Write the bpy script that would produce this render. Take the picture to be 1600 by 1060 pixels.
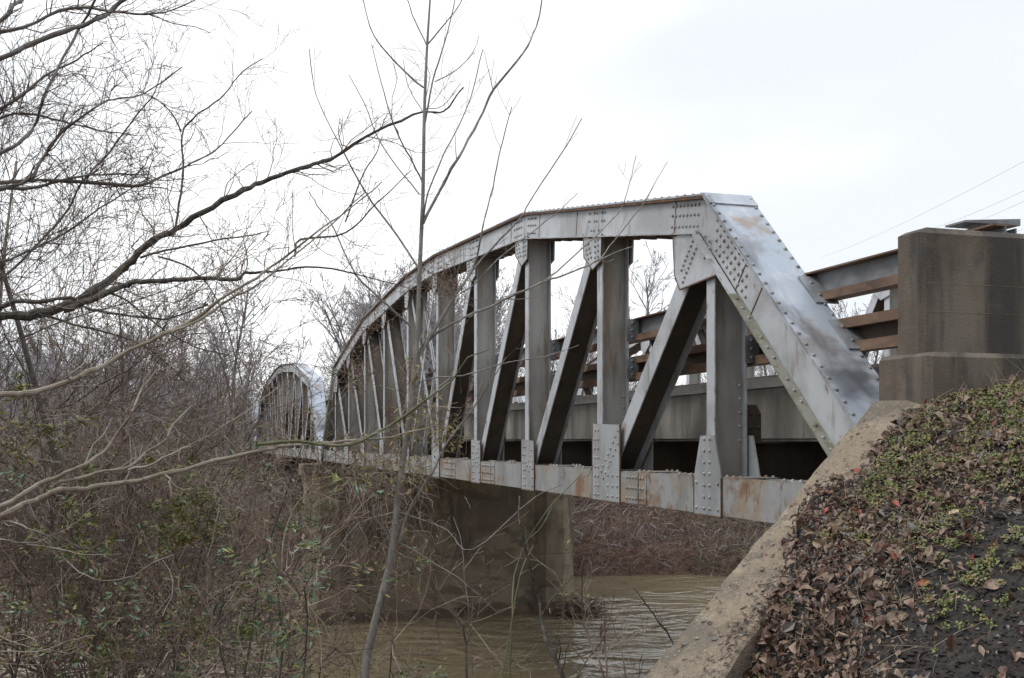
import bpy, math, random
import numpy as np
from mathutils import Vector, noise as mnoise

for o in list(bpy.data.objects): bpy.data.objects.remove(o)
SC = bpy.context.scene
COL = SC.collection
R = math.radians

# ------------------------------------------------------------------ camera
CAMX, CAMY, CAMZ, YAW, FPX = -4.57, -5.9, 5.75, R(17.16), 1700.0
cd = bpy.data.cameras.new('camera'); cam = bpy.data.objects.new('camera', cd); COL.objects.link(cam)
cam.location = (CAMX, CAMY, CAMZ); cam.rotation_euler = (R(90), 0, -YAW)
cd.sensor_width = 36.0; cd.lens = 36.0 * FPX / 1600; cd.shift_y = 158 / 1600
cd.clip_start = 0.05; cd.clip_end = 3000
SC.camera = cam
CS, SN = math.cos(YAW), math.sin(YAW)

# ------------------------------------------------------------------ overcast sky and soft sun
SUN_DIR = Vector((-0.62, 0.06, 0.78)).normalized()
w = bpy.data.worlds.new('World'); SC.world = w; w.use_nodes = True
nt = w.node_tree; N = nt.nodes; L = nt.links
bg = N['Background']; bg.inputs['Strength'].default_value = 0.1
sky = N.new('ShaderNodeTexSky'); sky.sky_type = 'NISHITA'; sky.sun_disc = False
sky.sun_elevation = math.asin(SUN_DIR.z); sky.sun_rotation = math.atan2(SUN_DIR.x, SUN_DIR.y)
tc = N.new('ShaderNodeTexCoord')
mp = N.new('ShaderNodeMapping'); mp.inputs['Scale'].default_value = (1.0, 1.0, 2.2)
mp.inputs['Location'].default_value = (0.35, 0.1, 0.2)
nz = N.new('ShaderNodeTexNoise'); nz.inputs['Scale'].default_value = 1.7; nz.inputs['Detail'].default_value = 4
cr = N.new('ShaderNodeValToRGB')
cr.color_ramp.elements[0].position = 0.36; cr.color_ramp.elements[0].color = (0.93, 0.93, 0.93, 1)
cr.color_ramp.elements[1].position = 0.58; cr.color_ramp.elements[1].color = (0.99, 0.99, 0.99, 1)
# brighter where the cloud is thin, cooler grey away from it, brightest overhead
GLOW = Vector((math.sin(YAW - .06) * .9, math.cos(YAW - .06) * .9, .36)).normalized()
vd = N.new('ShaderNodeVectorMath'); vd.operation = 'DOT_PRODUCT'; vd.inputs[1].default_value = GLOW
L.new(tc.outputs['Generated'], vd.inputs[0])
gm = N.new('ShaderNodeMapRange'); gm.interpolation_type = 'SMOOTHSTEP'; gm.inputs['From Min'].default_value = .86; gm.inputs['From Max'].default_value = .985
ad = N.new('ShaderNodeMath'); ad.operation = 'MULTIPLY_ADD'; ad.inputs[1].default_value = .55; ad.inputs[2].default_value = -.27
L.new(nz.outputs['Fac'], ad.inputs[0]); sm = N.new('ShaderNodeMath'); sm.operation = 'ADD'
L.new(vd.outputs['Value'], sm.inputs[0]); L.new(ad.outputs[0], sm.inputs[1]); L.new(sm.outputs[0], gm.inputs['Value'])
cl = N.new('ShaderNodeMix'); cl.data_type = 'RGBA'; cl.inputs['A'].default_value = (7.75, 8.1, 8.55, 1); cl.inputs['B'].default_value = (10.4, 10.5, 10.6, 1)
L.new(gm.outputs[0], cl.inputs['Factor'])
sx = N.new('ShaderNodeSeparateXYZ'); L.new(tc.outputs['Generated'], sx.inputs[0])
zm = N.new('ShaderNodeMapRange'); zm.inputs['From Min'].default_value = .35; zm.inputs['To Min'].default_value = 1.0; zm.inputs['To Max'].default_value = 1.75
L.new(sx.outputs['Z'], zm.inputs['Value'])
sc_ = N.new('ShaderNodeVectorMath'); sc_.operation = 'SCALE'; L.new(cl.outputs['Result'], sc_.inputs[0]); L.new(zm.outputs[0], sc_.inputs['Scale'])
mx = N.new('ShaderNodeMix'); mx.data_type = 'RGBA'
L.new(sc_.outputs[0], mx.inputs['B'])
L.new(tc.outputs['Generated'], mp.inputs['Vector']); L.new(mp.outputs[0], nz.inputs['Vector'])
L.new(nz.outputs['Fac'], cr.inputs['Fac']); L.new(cr.outputs['Color'], mx.inputs['Factor'])
L.new(sky.outputs['Color'], mx.inputs['A']); L.new(mx.outputs['Result'], bg.inputs['Color'])

sd = bpy.data.lights.new('sun', 'SUN'); sd.energy = 1.35; sd.angle = R(22); sd.color = (1.0, 0.98, 0.95)
sun = bpy.data.objects.new('sun', sd); COL.objects.link(sun)
sun.rotation_euler = SUN_DIR.to_track_quat('Z', 'Y').to_euler(); sun.location = (-20, -10, 40)
SC.view_settings.view_transform = 'Standard'; SC.view_settings.look = 'None'
SC.view_settings.exposure = 0.3; SC.view_settings.gamma = 1.0
SC.render.engine = 'CYCLES'
try:
    SC.cycles.max_bounces = 6; SC.cycles.diffuse_bounces = 3; SC.cycles.glossy_bounces = 3
except Exception: pass

# ------------------------------------------------------------------ coordinate helpers
def cam2w(X, Z, z=0.0):
    return (CAMX + CS * X + SN * Z, CAMY + CS * Z - SN * X, z)
def w2cam(x, y):
    q = x - CAMX; t = y - CAMY
    return CS * q - SN * t, SN * q + CS * t
def at(px, py, Z):
    return np.array(cam2w((px - 800) / FPX * Z, Z, CAMZ - (py - 688) / FPX * Z))
def onx(px, py, xp):
    """point of the vertical plane x = xp seen at px, py -> (y, z)"""
    k = (px - 800) / FPX; q = xp - CAMX
    t = q * (CS - k * SN) / (SN + k * CS)
    Z = SN * q + CS * t
    return CAMY + t, CAMZ - (py - 688) / FPX * Z

# ------------------------------------------------------------------ materials
def lin(h):
    h = h.lstrip('#'); c = [int(h[i:i+2], 16) / 255 for i in (0, 2, 4)]
    return tuple(((v + 0.055) / 1.055) ** 2.4 if v > 0.04045 else v / 12.92 for v in c) + (1,)
def mat(name, base, layers=(), rough=0.7, bump=0.0, bscale=40, metal=0.0, spec=0.5, rvar=0.0, coord='Object'):
    """base colour plus layers (colour, scale xyz, lo, hi, amount, detail)"""
    m = bpy.data.materials.new(name); m.use_nodes = True
    t = m.node_tree; n = t.nodes; l = t.links; b = n['Principled BSDF']
    b.inputs['Roughness'].default_value = rough; b.inputs['Metallic'].default_value = metal
    b.inputs['Specular IOR Level'].default_value = spec
    tc = n.new('ShaderNodeTexCoord')
    col = None; first = None
    for i, ly in enumerate(layers):
        c, s, lo, hi, am = ly[:5]; det = ly[5] if len(ly) > 5 else 5
        mp = n.new('ShaderNodeMapping'); mp.inputs['Scale'].default_value = s
        mp.inputs['Location'].default_value = (3.1 * i + 1.7, 5.3 * i, 2.9 * i)
        l.new(tc.outputs[coord], mp.inputs['Vector'])
        z = n.new('ShaderNodeTexNoise'); z.inputs['Scale'].default_value = 1.0; z.inputs['Detail'].default_value = det
        z.inputs['Roughness'].default_value = 0.62
        l.new(mp.outputs[0], z.inputs['Vector'])
        mr = n.new('ShaderNodeMapRange'); mr.inputs['From Min'].default_value = lo; mr.inputs['From Max'].default_value = hi
        mr.inputs['To Max'].default_value = am; mr.interpolation_type = 'SMOOTHSTEP'
        l.new(z.outputs['Fac'], mr.inputs['Value'])
        mxn = n.new('ShaderNodeMix'); mxn.data_type = 'RGBA'
        if col is None: mxn.inputs['A'].default_value = base
        else: l.new(col, mxn.inputs['A'])
        mxn.inputs['B'].default_value = c
        l.new(mr.outputs[0], mxn.inputs['Factor']); col = mxn.outputs['Result']
        if first is None: first = mr.outputs[0]
    if col is None: b.inputs['Base Color'].default_value = base
    else: l.new(col, b.inputs['Base Color'])
    if rvar and first is not None:
        mr = n.new('ShaderNodeMapRange'); mr.inputs['To Min'].default_value = rough
        mr.inputs['To Max'].default_value = min(1, max(0, rough + rvar)); l.new(first, mr.inputs['Value'])
        l.new(mr.outputs[0], b.inputs['Roughness'])
    if bump:
        z = n.new('ShaderNodeTexNoise'); z.inputs['Scale'].default_value = bscale; z.inputs['Detail'].default_value = 6
        l.new(tc.outputs[coord], z.inputs['Vector'])
        bp = n.new('ShaderNodeBump'); bp.inputs['Strength'].default_value = bump; bp.inputs['Distance'].default_value = 0.02
        l.new(z.outputs['Fac'], bp.inputs['Height']); l.new(bp.outputs[0], b.inputs['Normal'])
    return m

RUST = (0.16, 0.065, 0.024, 1); RUST2 = (0.22, 0.12, 0.06, 1); GRIME = (0.10, 0.09, 0.075, 1)
M = {}
M['steel'] = mat('weathered_aluminium_paint', (0.47, 0.485, 0.505, 1), [
    ((0.29, 0.29, 0.29, 1), (1.3, 1.3, 1.3), .42, .62, .75), (GRIME, (8, 8, 1.0), .55, .74, .7), (RUST2, (4, 4, 2.2), .57, .76, .75),
    (RUST, (15, 15, 7), .63, .76, .9)], rough=0.5, bump=.08, bscale=60, metal=.25)
M['gussetsteel'] = mat('shaded_gusset_paint', (0.36, 0.37, 0.375, 1), [  # bottom gussets: darker than the other steel, reduced sky light put into the colour
    ((0.25, 0.255, 0.255, 1), (3, 3, 1.6), .42, .64, .8), ((0.16, 0.15, 0.13, 1), (9, 9, 1.2), .56, .74, .6), (RUST2, (5, 5, 2.2), .62, .76, .7), (RUST, (16, 16, 9), .66, .78, .8)], rough=.5, bump=.08, bscale=60, metal=.2)
M['rivet'] = mat('worn_rivet_heads', (0.27, 0.27, 0.265, 1), [((0.10, 0.085, 0.07, 1), (9, 9, 9), .45, .62, .85)], rough=.5, metal=.2)
M['seam'] = mat('rusty_edge_and_shadow', (0.075, 0.04, 0.024, 1), [((0.15, 0.075, 0.035, 1), (9, 9, 9), .42, .62, .8)], rough=.85)  # rust on plate edges; also the painted shadow line under the chord cover
M['chordsteel'] = mat('rust_streaked_aluminium_paint', (0.32, 0.325, 0.32, 1), [
    ((0.22, 0.225, 0.22, 1), (2.4, 2.4, 1.6), .42, .64, .8), ((0.30, 0.24, 0.175, 1), (1.9, 1.9, 2.2), .48, .64, .85), ((0.21, 0.115, 0.058, 1), (2.3, 2.3, 2.6), .53, .66, .9), (RUST, (6, 6, 3.5), .57, .70, .85),
    (RUST, (22, 22, 8), .62, .74, .85)], rough=0.5, bump=.1, bscale=50, metal=.2)
M['cover'] = mat('smudged_aluminium_cover', (0.42, 0.44, 0.465, 1), [
    ((0.31, 0.35, 0.41, 1), (1.2, .9, .9), .40, .58, .85), ((0.085, 0.085, 0.095, 1), (2.2, .75, .75), .50, .68, .85, 4),
    ((0.58, 0.59, 0.61, 1), (3, 1.6, 1.6), .58, .74, .6), ((0.22, 0.16, 0.11, 1), (2.6, 1.5, 1.5), .58, .70, .7), ((0.09, 0.08, 0.075, 1), (9, 5, 5), .62, .76, .6)],
    rough=0.46, bump=.06, bscale=60, metal=.3)
M['web'] = mat('dusty_grey_web', (0.32, 0.31, 0.29, 1), [
    ((0.21, 0.195, 0.17, 1), (3, 3, .8), .42, .66, .8), ((0.17, 0.115, 0.065, 1), (5, 5, .6), .47, .68, .85), ((0.09, 0.075, 0.055, 1), (10, 10, .9), .58, .76, .7), (RUST, (8, 8, 2), .63, .76, .8)],
    rough=0.6, bump=.06)
M['darkweb'] = mat('rusty_shaded_web', (0.055, 0.042, 0.031, 1), [  # rust-brown dirt, darkened further to paint the shade on the diagonals' webs
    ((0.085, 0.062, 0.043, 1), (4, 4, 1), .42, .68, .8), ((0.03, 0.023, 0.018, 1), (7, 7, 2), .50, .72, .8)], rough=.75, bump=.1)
M['mossflange'] = mat('mossy_steel_angle', (0.22, 0.215, 0.18, 1), [
    ((0.14, 0.14, 0.085, 1), (7, 7, 7), .42, .6, .8), ((0.42, 0.42, 0.38, 1), (40, 40, 40), .60, .7, .7), (RUST, (12, 12, 12), .64, .78, .5)],
    rough=.7, bump=.2, bscale=90)
M['railrust'] = mat('rusty_brown_rail', (0.12, 0.07, 0.043, 1), [
    ((0.20, 0.13, 0.085, 1), (6, 2, 6), .42, .62, .8), ((0.06, 0.035, 0.025, 1), (9, 4, 9), .52, .7, .8)], rough=.75, bump=.12)
M['railgrey'] = mat('zinc_grey_rail', (0.23, 0.24, 0.25, 1), [
    ((0.12, 0.12, 0.12, 1), (5, 3, 5), .42, .66, .8), (RUST, (8, 4, 8), .58, .76, .8)], rough=.55, metal=.2)
M['concrete'] = mat('weathered_concrete', (0.10, 0.08, 0.062, 1), [
    ((0.175, 0.145, 0.115, 1), (2.6, 2.6, .9), .50, .68, .75), ((0.036, 0.031, 0.027, 1), (4.2, 4.2, .55), .44, .62, .85), ((0.125, 0.095, 0.068, 1), (1.8, 1.8, 2.6), .52, .66, .7),
    ((0.026, 0.023, 0.021, 1), (1.7, 1.7, 1.7), .52, .70, .75), ((0.27, 0.25, 0.22, 1), (60, 60, 60), .66, .73, .8), ((0.045, 0.04, 0.036, 1), (45, 45, 45), .62, .70, .6)], rough=.9, bump=.25, bscale=80)
M['pier'] = mat('stained_pier_concrete', (0.205, 0.162, 0.112, 1), [
    ((0.115, 0.092, 0.066, 1), (.5, .5, .5), .46, .62, .85), ((0.05, 0.042, 0.034, 1), (2.0, 2.0, .4), .52, .70, .8),
    ((0.25, 0.215, 0.17, 1), (2.2, 2.2, .6), .56, .72, .65), ((0.10, 0.078, 0.052, 1), (.7, .7, 2.4), .54, .60, .7), ((0.055, 0.045, 0.034, 1), (.35, .35, .5), .55, .62, .75)], rough=.92, bump=.3, bscale=14)
M['curb'] = mat('stained_deck_concrete', (0.21, 0.195, 0.175, 1), [
    ((0.12, 0.108, 0.092, 1), (3, 2.2, .5), .42, .62, .85), ((0.34, 0.32, 0.29, 1), (8, 5, .8), .58, .74, .7),
    ((0.07, 0.062, 0.052, 1), (9, 9, 1), .58, .72, .6)], rough=.9, bump=.25, bscale=40)
M['coping'] = mat('sandy_coping_concrete', (0.235, 0.185, 0.13, 1), [
    ((0.12, 0.102, 0.08, 1), (1.4, 1.4, 1.4), .46, .60, .85), ((0.34, 0.28, 0.205, 1), (4, 4, 4), .50, .68, .8), ((0.10, 0.085, 0.068, 1), (9, 9, 9), .55, .67, .7),
    ((0.085, 0.075, 0.062, 1), (55, 55, 55), .55, .65, .75), ((0.42, 0.37, 0.30, 1), (75, 75, 75), .60, .68, .85), ((0.13, 0.12, 0.05, 1), (8, 8, 8), .61, .70, .6)],
    rough=.92, bump=.8, bscale=110)
M['soil'] = mat('dark_damp_soil', (0.026, 0.021, 0.018, 1), [
    ((0.05, 0.04, 0.032, 1), (13, 13, 13), .46, .64, .85), ((0.010, 0.009, 0.009, 1), (38, 38, 38), .47, .60, .85),
    ((0.14, 0.125, 0.11, 1), (110, 110, 110), .66, .72, .75)], rough=.95, bump=.8, bscale=60)
M['bank'] = mat('bank_earth', (0.105, 0.07, 0.05, 1), [
    ((0.16, 0.115, 0.085, 1), (.6, .6, .6), .42, .64, .8), ((0.045, 0.034, 0.027, 1), (3, 3, 3), .5, .7, .8)], rough=.95, bump=.6, bscale=8)
M['asphalt'] = mat('grey_asphalt', (0.055, 0.055, 0.055, 1), [((0.09, 0.09, 0.088, 1), (3, 3, 3), .45, .65, .7)], rough=.9, bump=.3, bscale=150)
M['darkbark'] = mat('dark_mossy_bark', (0.050, 0.042, 0.035, 1), [
    ((0.12, 0.105, 0.09, 1), (18, 18, 18), .44, .60, .85), ((0.065, 0.07, 0.032, 1), (7, 7, 7), .55, .68, .7), ((0.022, 0.018, 0.015, 1), (26, 26, 26), .54, .66, .8)], rough=.9, bump=.8, bscale=110)
M['greybark'] = mat('grey_bark', (0.105, 0.092, 0.08, 1), [
    ((0.17, 0.155, 0.14, 1), (14, 14, 9), .46, .62, .8), ((0.055, 0.046, 0.04, 1), (20, 20, 20), .54, .66, .7)], rough=.85, bump=.3, bscale=140)
M['palebark'] = mat('pale_tan_bark', (0.20, 0.165, 0.125, 1), [
    ((0.28, 0.24, 0.195, 1), (12, 12, 12), .46, .62, .7), ((0.10, 0.08, 0.06, 1), (16, 16, 16), .54, .68, .7)], rough=.8, bump=.25, bscale=120)
M['greenbark'] = mat('olive_green_stem', (0.095, 0.10, 0.045, 1), [((0.15, 0.13, 0.085, 1), (9, 9, 9), .46, .62, .7)], rough=.75)
M['twig'] = mat('brown_twig', (0.17, 0.122, 0.085, 1), [((0.29, 0.23, 0.175, 1), (4, 4, 4), .42, .62, .85), ((0.09, 0.052, 0.038, 1), (2, 2, 2), .5, .66, .6)], rough=.85)
M['twigdark'] = mat('dark_twig', (0.082, 0.053, 0.041, 1), [((0.15, 0.11, 0.088, 1), (4, 4, 4), .42, .64, .8)], rough=.85)
M['twigpale'] = mat('pale_dead_twig', (0.25, 0.215, 0.18, 1), [((0.14, 0.115, 0.095, 1), (5, 5, 5), .42, .62, .8)], rough=.8)
M['twigred'] = mat('reddish_bramble', (0.16, 0.072, 0.055, 1), [((0.20, 0.125, 0.10, 1), (2, 2, 2), .42, .62, .8)], rough=.8)
M['wood'] = mat('haze_paled_far_twig', (0.24, 0.225, 0.228, 1), [((0.31, 0.295, 0.305, 1), (1, 1, .4), .42, .62, .8)], rough=.9)  # distance haze is mixed into this pale twig colour
M['leafgreen'] = mat('evergreen_leaf', (0.10, 0.128, 0.026, 1), [((0.19, 0.19, 0.04, 1), (9, 9, 9), .42, .6, .9), ((0.045, 0.075, 0.022, 1), (13, 13, 13), .5, .64, .9)], rough=.4)
M['leafblue'] = mat('blue_green_leaf', (0.065, 0.115, 0.062, 1), [((0.11, 0.165, 0.095, 1), (9, 9, 9), .42, .6, .8)], rough=.38)
M['leafolive'] = mat('yellow_olive_leaf', (0.17, 0.15, 0.038, 1), [((0.26, 0.18, 0.055, 1), (9, 9, 9), .42, .6, .8)], rough=.5)
M['leafbrown'] = mat('brown_dry_leaf', (0.15, 0.086, 0.056, 1), [((0.26, 0.19, 0.145, 1), (22, 22, 22), .42, .6, .8), ((0.06, 0.037, 0.026, 1), (30, 30, 30), .52, .66, .7)], rough=.7)
M['leafdark'] = mat('dark_wet_leaf', (0.062, 0.033, 0.024, 1), [((0.11, 0.06, 0.042, 1), (25, 25, 25), .42, .6, .8)], rough=.5)
M['leaftan'] = mat('tan_dry_leaf', (0.25, 0.185, 0.135, 1), [((0.15, 0.10, 0.07, 1), (28, 28, 28), .45, .62, .7)], rough=.7)
M['leafgrey'] = mat('grey_weathered_leaf', (0.16, 0.145, 0.135, 1), [((0.08, 0.068, 0.06, 1), (28, 28, 28), .45, .62, .7)], rough=.75)
M['leafred'] = mat('red_fallen_leaf', (0.24, 0.035, 0.025, 1), [((0.15, 0.06, 0.03, 1), (25, 25, 25), .45, .62, .7)], rough=.55)
M['leafcream'] = mat('cream_fallen_leaf', (0.46, 0.40, 0.25, 1), [((0.30, 0.24, 0.12, 1), (25, 25, 25), .5, .66, .7)], rough=.6)
M['leafolivebig'] = mat('olive_fallen_leaf', (0.26, 0.20, 0.085, 1), [((0.17, 0.12, 0.05, 1), (40, 40, 40), .5, .66, .7)], rough=.55)
M['leaforange'] = mat('orange_fallen_leaf', (0.30, 0.10, 0.035, 1), [((0.17, 0.06, 0.03, 1), (40, 40, 40), .5, .66, .7)], rough=.55)
M['weed'] = mat('moss_green_weed', (0.11, 0.14, 0.034, 1), [((0.19, 0.20, 0.062, 1), (8, 8, 8), .42, .6, .9), ((0.045, 0.07, 0.022, 1), (20, 20, 20), .5, .66, .8)], rough=.55)
M['saplingbark'] = mat('pale_grey_sapling_bark', (0.20, 0.185, 0.165, 1), [((0.30, 0.285, 0.265, 1), (14, 14, 6), .46, .62, .8), ((0.085, 0.07, 0.058, 1), (10, 10, 3), .54, .68, .85)], rough=.85, bump=.3, bscale=140)
M['straw'] = mat('pale_straw', (0.27, 0.215, 0.14, 1), [((0.16, 0.125, 0.085, 1), (9, 9, 9), .45, .62, .8)], rough=.75)
M['stone'] = mat('dark_slate_stone', (0.085, 0.078, 0.072, 1), [((0.17, 0.155, 0.14, 1), (20, 20, 20), .46, .64, .7)], rough=.8, bump=.4)
M['stonetan'] = mat('tan_stone', (0.23, 0.17, 0.12, 1), [((0.13, 0.10, 0.08, 1), (20, 20, 20), .46, .64, .7)], rough=.8, bump=.4)
M['wire'] = mat('grey_wire', (0.35, 0.36, 0.38, 1), rough=.6)

def add_spots(m, spots):
    """smudges of their own place and shape: (centre, radius, colour, amount)"""
    t = m.node_tree; n = t.nodes; l = t.links; b = n['Principled BSDF']; tc = n.new('ShaderNodeTexCoord')
    z = n.new('ShaderNodeTexNoise'); z.inputs['Scale'].default_value = 5; z.inputs['Detail'].default_value = 5; l.new(tc.outputs['Object'], z.inputs['Vector'])
    va = n.new('ShaderNodeVectorMath'); va.operation = 'MULTIPLY_ADD'; va.inputs[1].default_value = (.55, .55, .55); l.new(z.outputs['Color'], va.inputs[0]); l.new(tc.outputs['Object'], va.inputs[2])
    z.inputs['Scale'].default_value = 7
    for c, r_, colr, am in spots:
        d = n.new('ShaderNodeVectorMath'); d.operation = 'DISTANCE'; d.inputs[1].default_value = [q + .275 for q in c]; l.new(va.outputs[0], d.inputs[0])
        mr = n.new('ShaderNodeMapRange'); mr.interpolation_type = 'SMOOTHSTEP'; mr.inputs['From Min'].default_value = r_; mr.inputs['From Max'].default_value = r_ * .25; mr.inputs['To Max'].default_value = am
        l.new(d.outputs['Value'], mr.inputs['Value']); mx_ = n.new('ShaderNodeMix'); mx_.data_type = 'RGBA'; mx_.inputs['B'].default_value = colr
        src = b.inputs['Base Color'].links[0].from_socket; l.new(src, mx_.inputs['A']); l.new(mr.outputs[0], mx_.inputs['Factor']); l.new(mx_.outputs['Result'], b.inputs['Base Color'])
def edge_rust(m, colr, radius=.014, amount=.9, sc=9):
    t = m.node_tree; n = t.nodes; l = t.links; b = n['Principled BSDF']
    bv = n.new('ShaderNodeBevel'); bv.samples = 3; bv.inputs['Radius'].default_value = radius; g_ = n.new('ShaderNodeNewGeometry')
    d = n.new('ShaderNodeVectorMath'); d.operation = 'DOT_PRODUCT'; l.new(bv.outputs[0], d.inputs[0]); l.new(g_.outputs['Normal'], d.inputs[1])
    mr = n.new('ShaderNodeMapRange'); mr.inputs['From Min'].default_value = .985; mr.inputs['From Max'].default_value = .80; l.new(d.outputs['Value'], mr.inputs['Value'])
    tc = n.new('ShaderNodeTexCoord'); z = n.new('ShaderNodeTexNoise'); z.inputs['Scale'].default_value = sc; z.inputs['Detail'].default_value = 5; l.new(tc.outputs['Object'], z.inputs['Vector'])
    m2 = n.new('ShaderNodeMapRange'); m2.inputs['From Min'].default_value = .42; m2.inputs['From Max'].default_value = .60; m2.inputs['To Max'].default_value = amount; l.new(z.outputs['Fac'], m2.inputs['Value'])
    mu = n.new('ShaderNodeMath'); mu.operation = 'MULTIPLY'; l.new(mr.outputs[0], mu.inputs[0]); l.new(m2.outputs[0], mu.inputs[1])
    mx_ = n.new('ShaderNodeMix'); mx_.data_type = 'RGBA'; mx_.inputs['B'].default_value = colr; src = b.inputs['Base Color'].links[0].from_socket
    l.new(src, mx_.inputs['A']); l.new(mu.outputs[0], mx_.inputs['Factor']); l.new(mx_.outputs['Result'], b.inputs['Base Color'])
for k_ in ('steel', 'gussetsteel', 'chordsteel', 'cover'): edge_rust(M[k_], (0.13, 0.065, 0.032, 1))
def cov(px, py, xp): y, z = onx(px, py, xp); return (xp, y, z)
add_spots(M['cover'], [(cov(1326, 592, -.05), .42, (.06, .06, .066, 1), .62), (cov(1275, 535, -.1), .30, (.12, .10, .09, 1), .65), (cov(1175, 346, .04), .22, (.25, .165, .10, 1), .7),
    (cov(1345, 610, .08), .30, (.06, .06, .065, 1), .5), (cov(1165, 400, -.12), .24, (.16, .16, .17, 1), .6), (cov(1225, 470, .05), .3, (.28, .31, .35, 1), .7)])

# ------------------------------------------------------------------ mesh builder
RNG = np.random.default_rng(7)
class Geo:
    def __init__(s): s.v = []; s.q = []; s.qm = []; s.t = []; s.tm = []; s.n = 0; s.tubes = {}
    def quads(s, v, q, mi=0):
        v = np.asarray(v, float).reshape(-1, 3); q = np.asarray(q, int).reshape(-1, 4) + s.n
        s.v.append(v); s.q.append(q); s.qm.append(np.full(len(q), mi)); s.n += len(v)
    def tris(s, v, t, mi=0):
        v = np.asarray(v, float).reshape(-1, 3); t = np.asarray(t, int).reshape(-1, 3) + s.n
        s.v.append(v); s.t.append(t); s.tm.append(np.full(len(t), mi)); s.n += len(v)
    def box(s, x0, x1, y0, y1, z0, z1, mi=0):
        v = [(x, y, z) for x in (x0, x1) for y in (y0, y1) for z in (z0, z1)]
        s.quads(v, [(0, 1, 3, 2), (4, 6, 7, 5), (0, 4, 5, 1), (2, 3, 7, 6), (0, 2, 6, 4), (1, 5, 7, 3)], mi)
    def hexa(s, v, mi=0):          # 8 corners: bottom ring of 4, top ring of 4
        s.quads(v, [(0, 3, 2, 1), (4, 5, 6, 7), (0, 1, 5, 4), (1, 2, 6, 5), (2, 3, 7, 6), (3, 0, 4, 7)], mi)
    def prism(s, poly, x0, x1, mi=0):  # polygon in (y, z) extruded over x
        n = len(poly); P = np.array(poly, float); c = P.mean(0)
        v = [(x0, c[0], c[1]), (x1, c[0], c[1])] + [(x0, a, b) for a, b in P] + [(x1, a, b) for a, b in P]
        t = []; q = []
        for i in range(n):
            j = (i + 1) % n
            t += [(0, 2 + j, 2 + i), (1, 2 + n + i, 2 + n + j)]; q.append((2 + i, 2 + j, 2 + n + j, 2 + n + i))
        s.v.append(np.array(v, float)); s.t.append(np.array(t) + s.n); s.tm.append(np.full(len(t), mi))
        s.q.append(np.array(q) + s.n); s.qm.append(np.full(len(q), mi)); s.n += len(v)
    def tube(s, pts, rad, sides=3, mi=0):
        pts = np.asarray(pts, float); rad = np.broadcast_to(np.asarray(rad, float), (len(pts),))
        s.tubes.setdefault((len(pts), sides, mi), []).append((pts, rad))
    def flush(s):
        for (n, k, mi), lst in s.tubes.items():
            P = np.stack([a for a, b in lst]); Rr = np.stack([b for a, b in lst]); m = len(P)
            T = np.gradient(P, axis=1); T /= np.linalg.norm(T, axis=2, keepdims=True) + 1e-9
            ref = np.where(np.abs(T[..., 2:3]) > .9, np.array([1., 0, 0]), np.array([0, 0, 1.]))
            ref = np.broadcast_to(ref[:, :1], T.shape)
            A = np.cross(T, ref); A /= np.linalg.norm(A, axis=2, keepdims=True) + 1e-9
            B = np.cross(T, A)
            ang = np.arange(k) * 2 * math.pi / k
            V = P[:, :, None] + Rr[:, :, None, None] * (A[:, :, None] * np.cos(ang)[:, None] + B[:, :, None] * np.sin(ang)[:, None])
            base = np.arange(m)[:, None, None] * n * k; i = np.arange(n - 1)[None, :, None] * k; j = np.arange(k)[None, None]
            jn = (j + 1) % k
            Q = np.stack([base + i + j, base + i + jn, base + i + k + jn, base + i + k + j], -1).reshape(-1, 4)
            s.quads(V.reshape(-1, 3), Q, mi)
        s.tubes = {}
    def rivets(s, pos, nrm, r=0.02, k=7, mi=0):
        pos = np.asarray(pos, float).reshape(-1, 3); m = len(pos)
        if m == 0: return
        nrm = np.broadcast_to(np.asarray(nrm, float), pos.shape); nrm = nrm / np.linalg.norm(nrm, axis=1, keepdims=True)
        ref = np.where(np.abs(nrm[:, 2:3]) > .9, np.array([[1., 0, 0]]), np.array([[0, 0, 1.]]))
        A = np.cross(nrm, ref); A /= np.linalg.norm(A, axis=1, keepdims=True); B = np.cross(nrm, A)
        ang = np.arange(k) * 2 * math.pi / k
        D = A[:, None] * np.cos(ang)[None, :, None] + B[:, None] * np.sin(ang)[None, :, None]
        rings = [pos[:, None] + D * r, pos[:, None] + D * r * .82 + nrm[:, None] * r * .5, pos[:, None] + D * r * .4 + nrm[:, None] * r * .82]
        top = pos[:, None] + nrm[:, None] * r * .92
        V = np.concatenate(rings + [top], 1); nv = 3 * k + 1
        base = np.arange(m)[:, None] * nv; j = np.arange(k)[None]; jn = (j + 1) % k
        Q = np.concatenate([np.stack([base + a * k + j, base + a * k + jn, base + (a + 1) * k + jn, base + (a + 1) * k + j], -1).reshape(-1, 4) for a in (0, 1)])
        Tt = np.stack([base + 2 * k + j, base + 2 * k + jn, np.broadcast_to(base + 3 * k, (m, k))], -1).reshape(-1, 3)
        V = V.reshape(-1, 3); s.v.append(V); s.q.append(Q + s.n); s.qm.append(np.full(len(Q), mi))
        s.t.append(Tt + s.n); s.tm.append(np.full(len(Tt), mi)); s.n += len(V)
    def leaves(s, pos, nrm, dirv, ln, wd, mi=0, fold=.25, curl=0.0):
        """folded pointed leaves: two quads each around a midrib"""
        pos = np.asarray(pos, float); m = len(pos)
        if m == 0: return
        nrm = nrm / (np.linalg.norm(nrm, axis=1, keepdims=True) + 1e-9)
        d = dirv - nrm * (dirv * nrm).sum(1, keepdims=True); d /= np.linalg.norm(d, axis=1, keepdims=True) + 1e-9
        sd_ = np.cross(nrm, d); ln = np.broadcast_to(ln, (m,))[:, None]; wd = np.broadcast_to(wd, (m,))[:, None]
        f = nrm * wd * fold; c = nrm * ln * np.broadcast_to(curl, (m,))[:, None]
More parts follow.
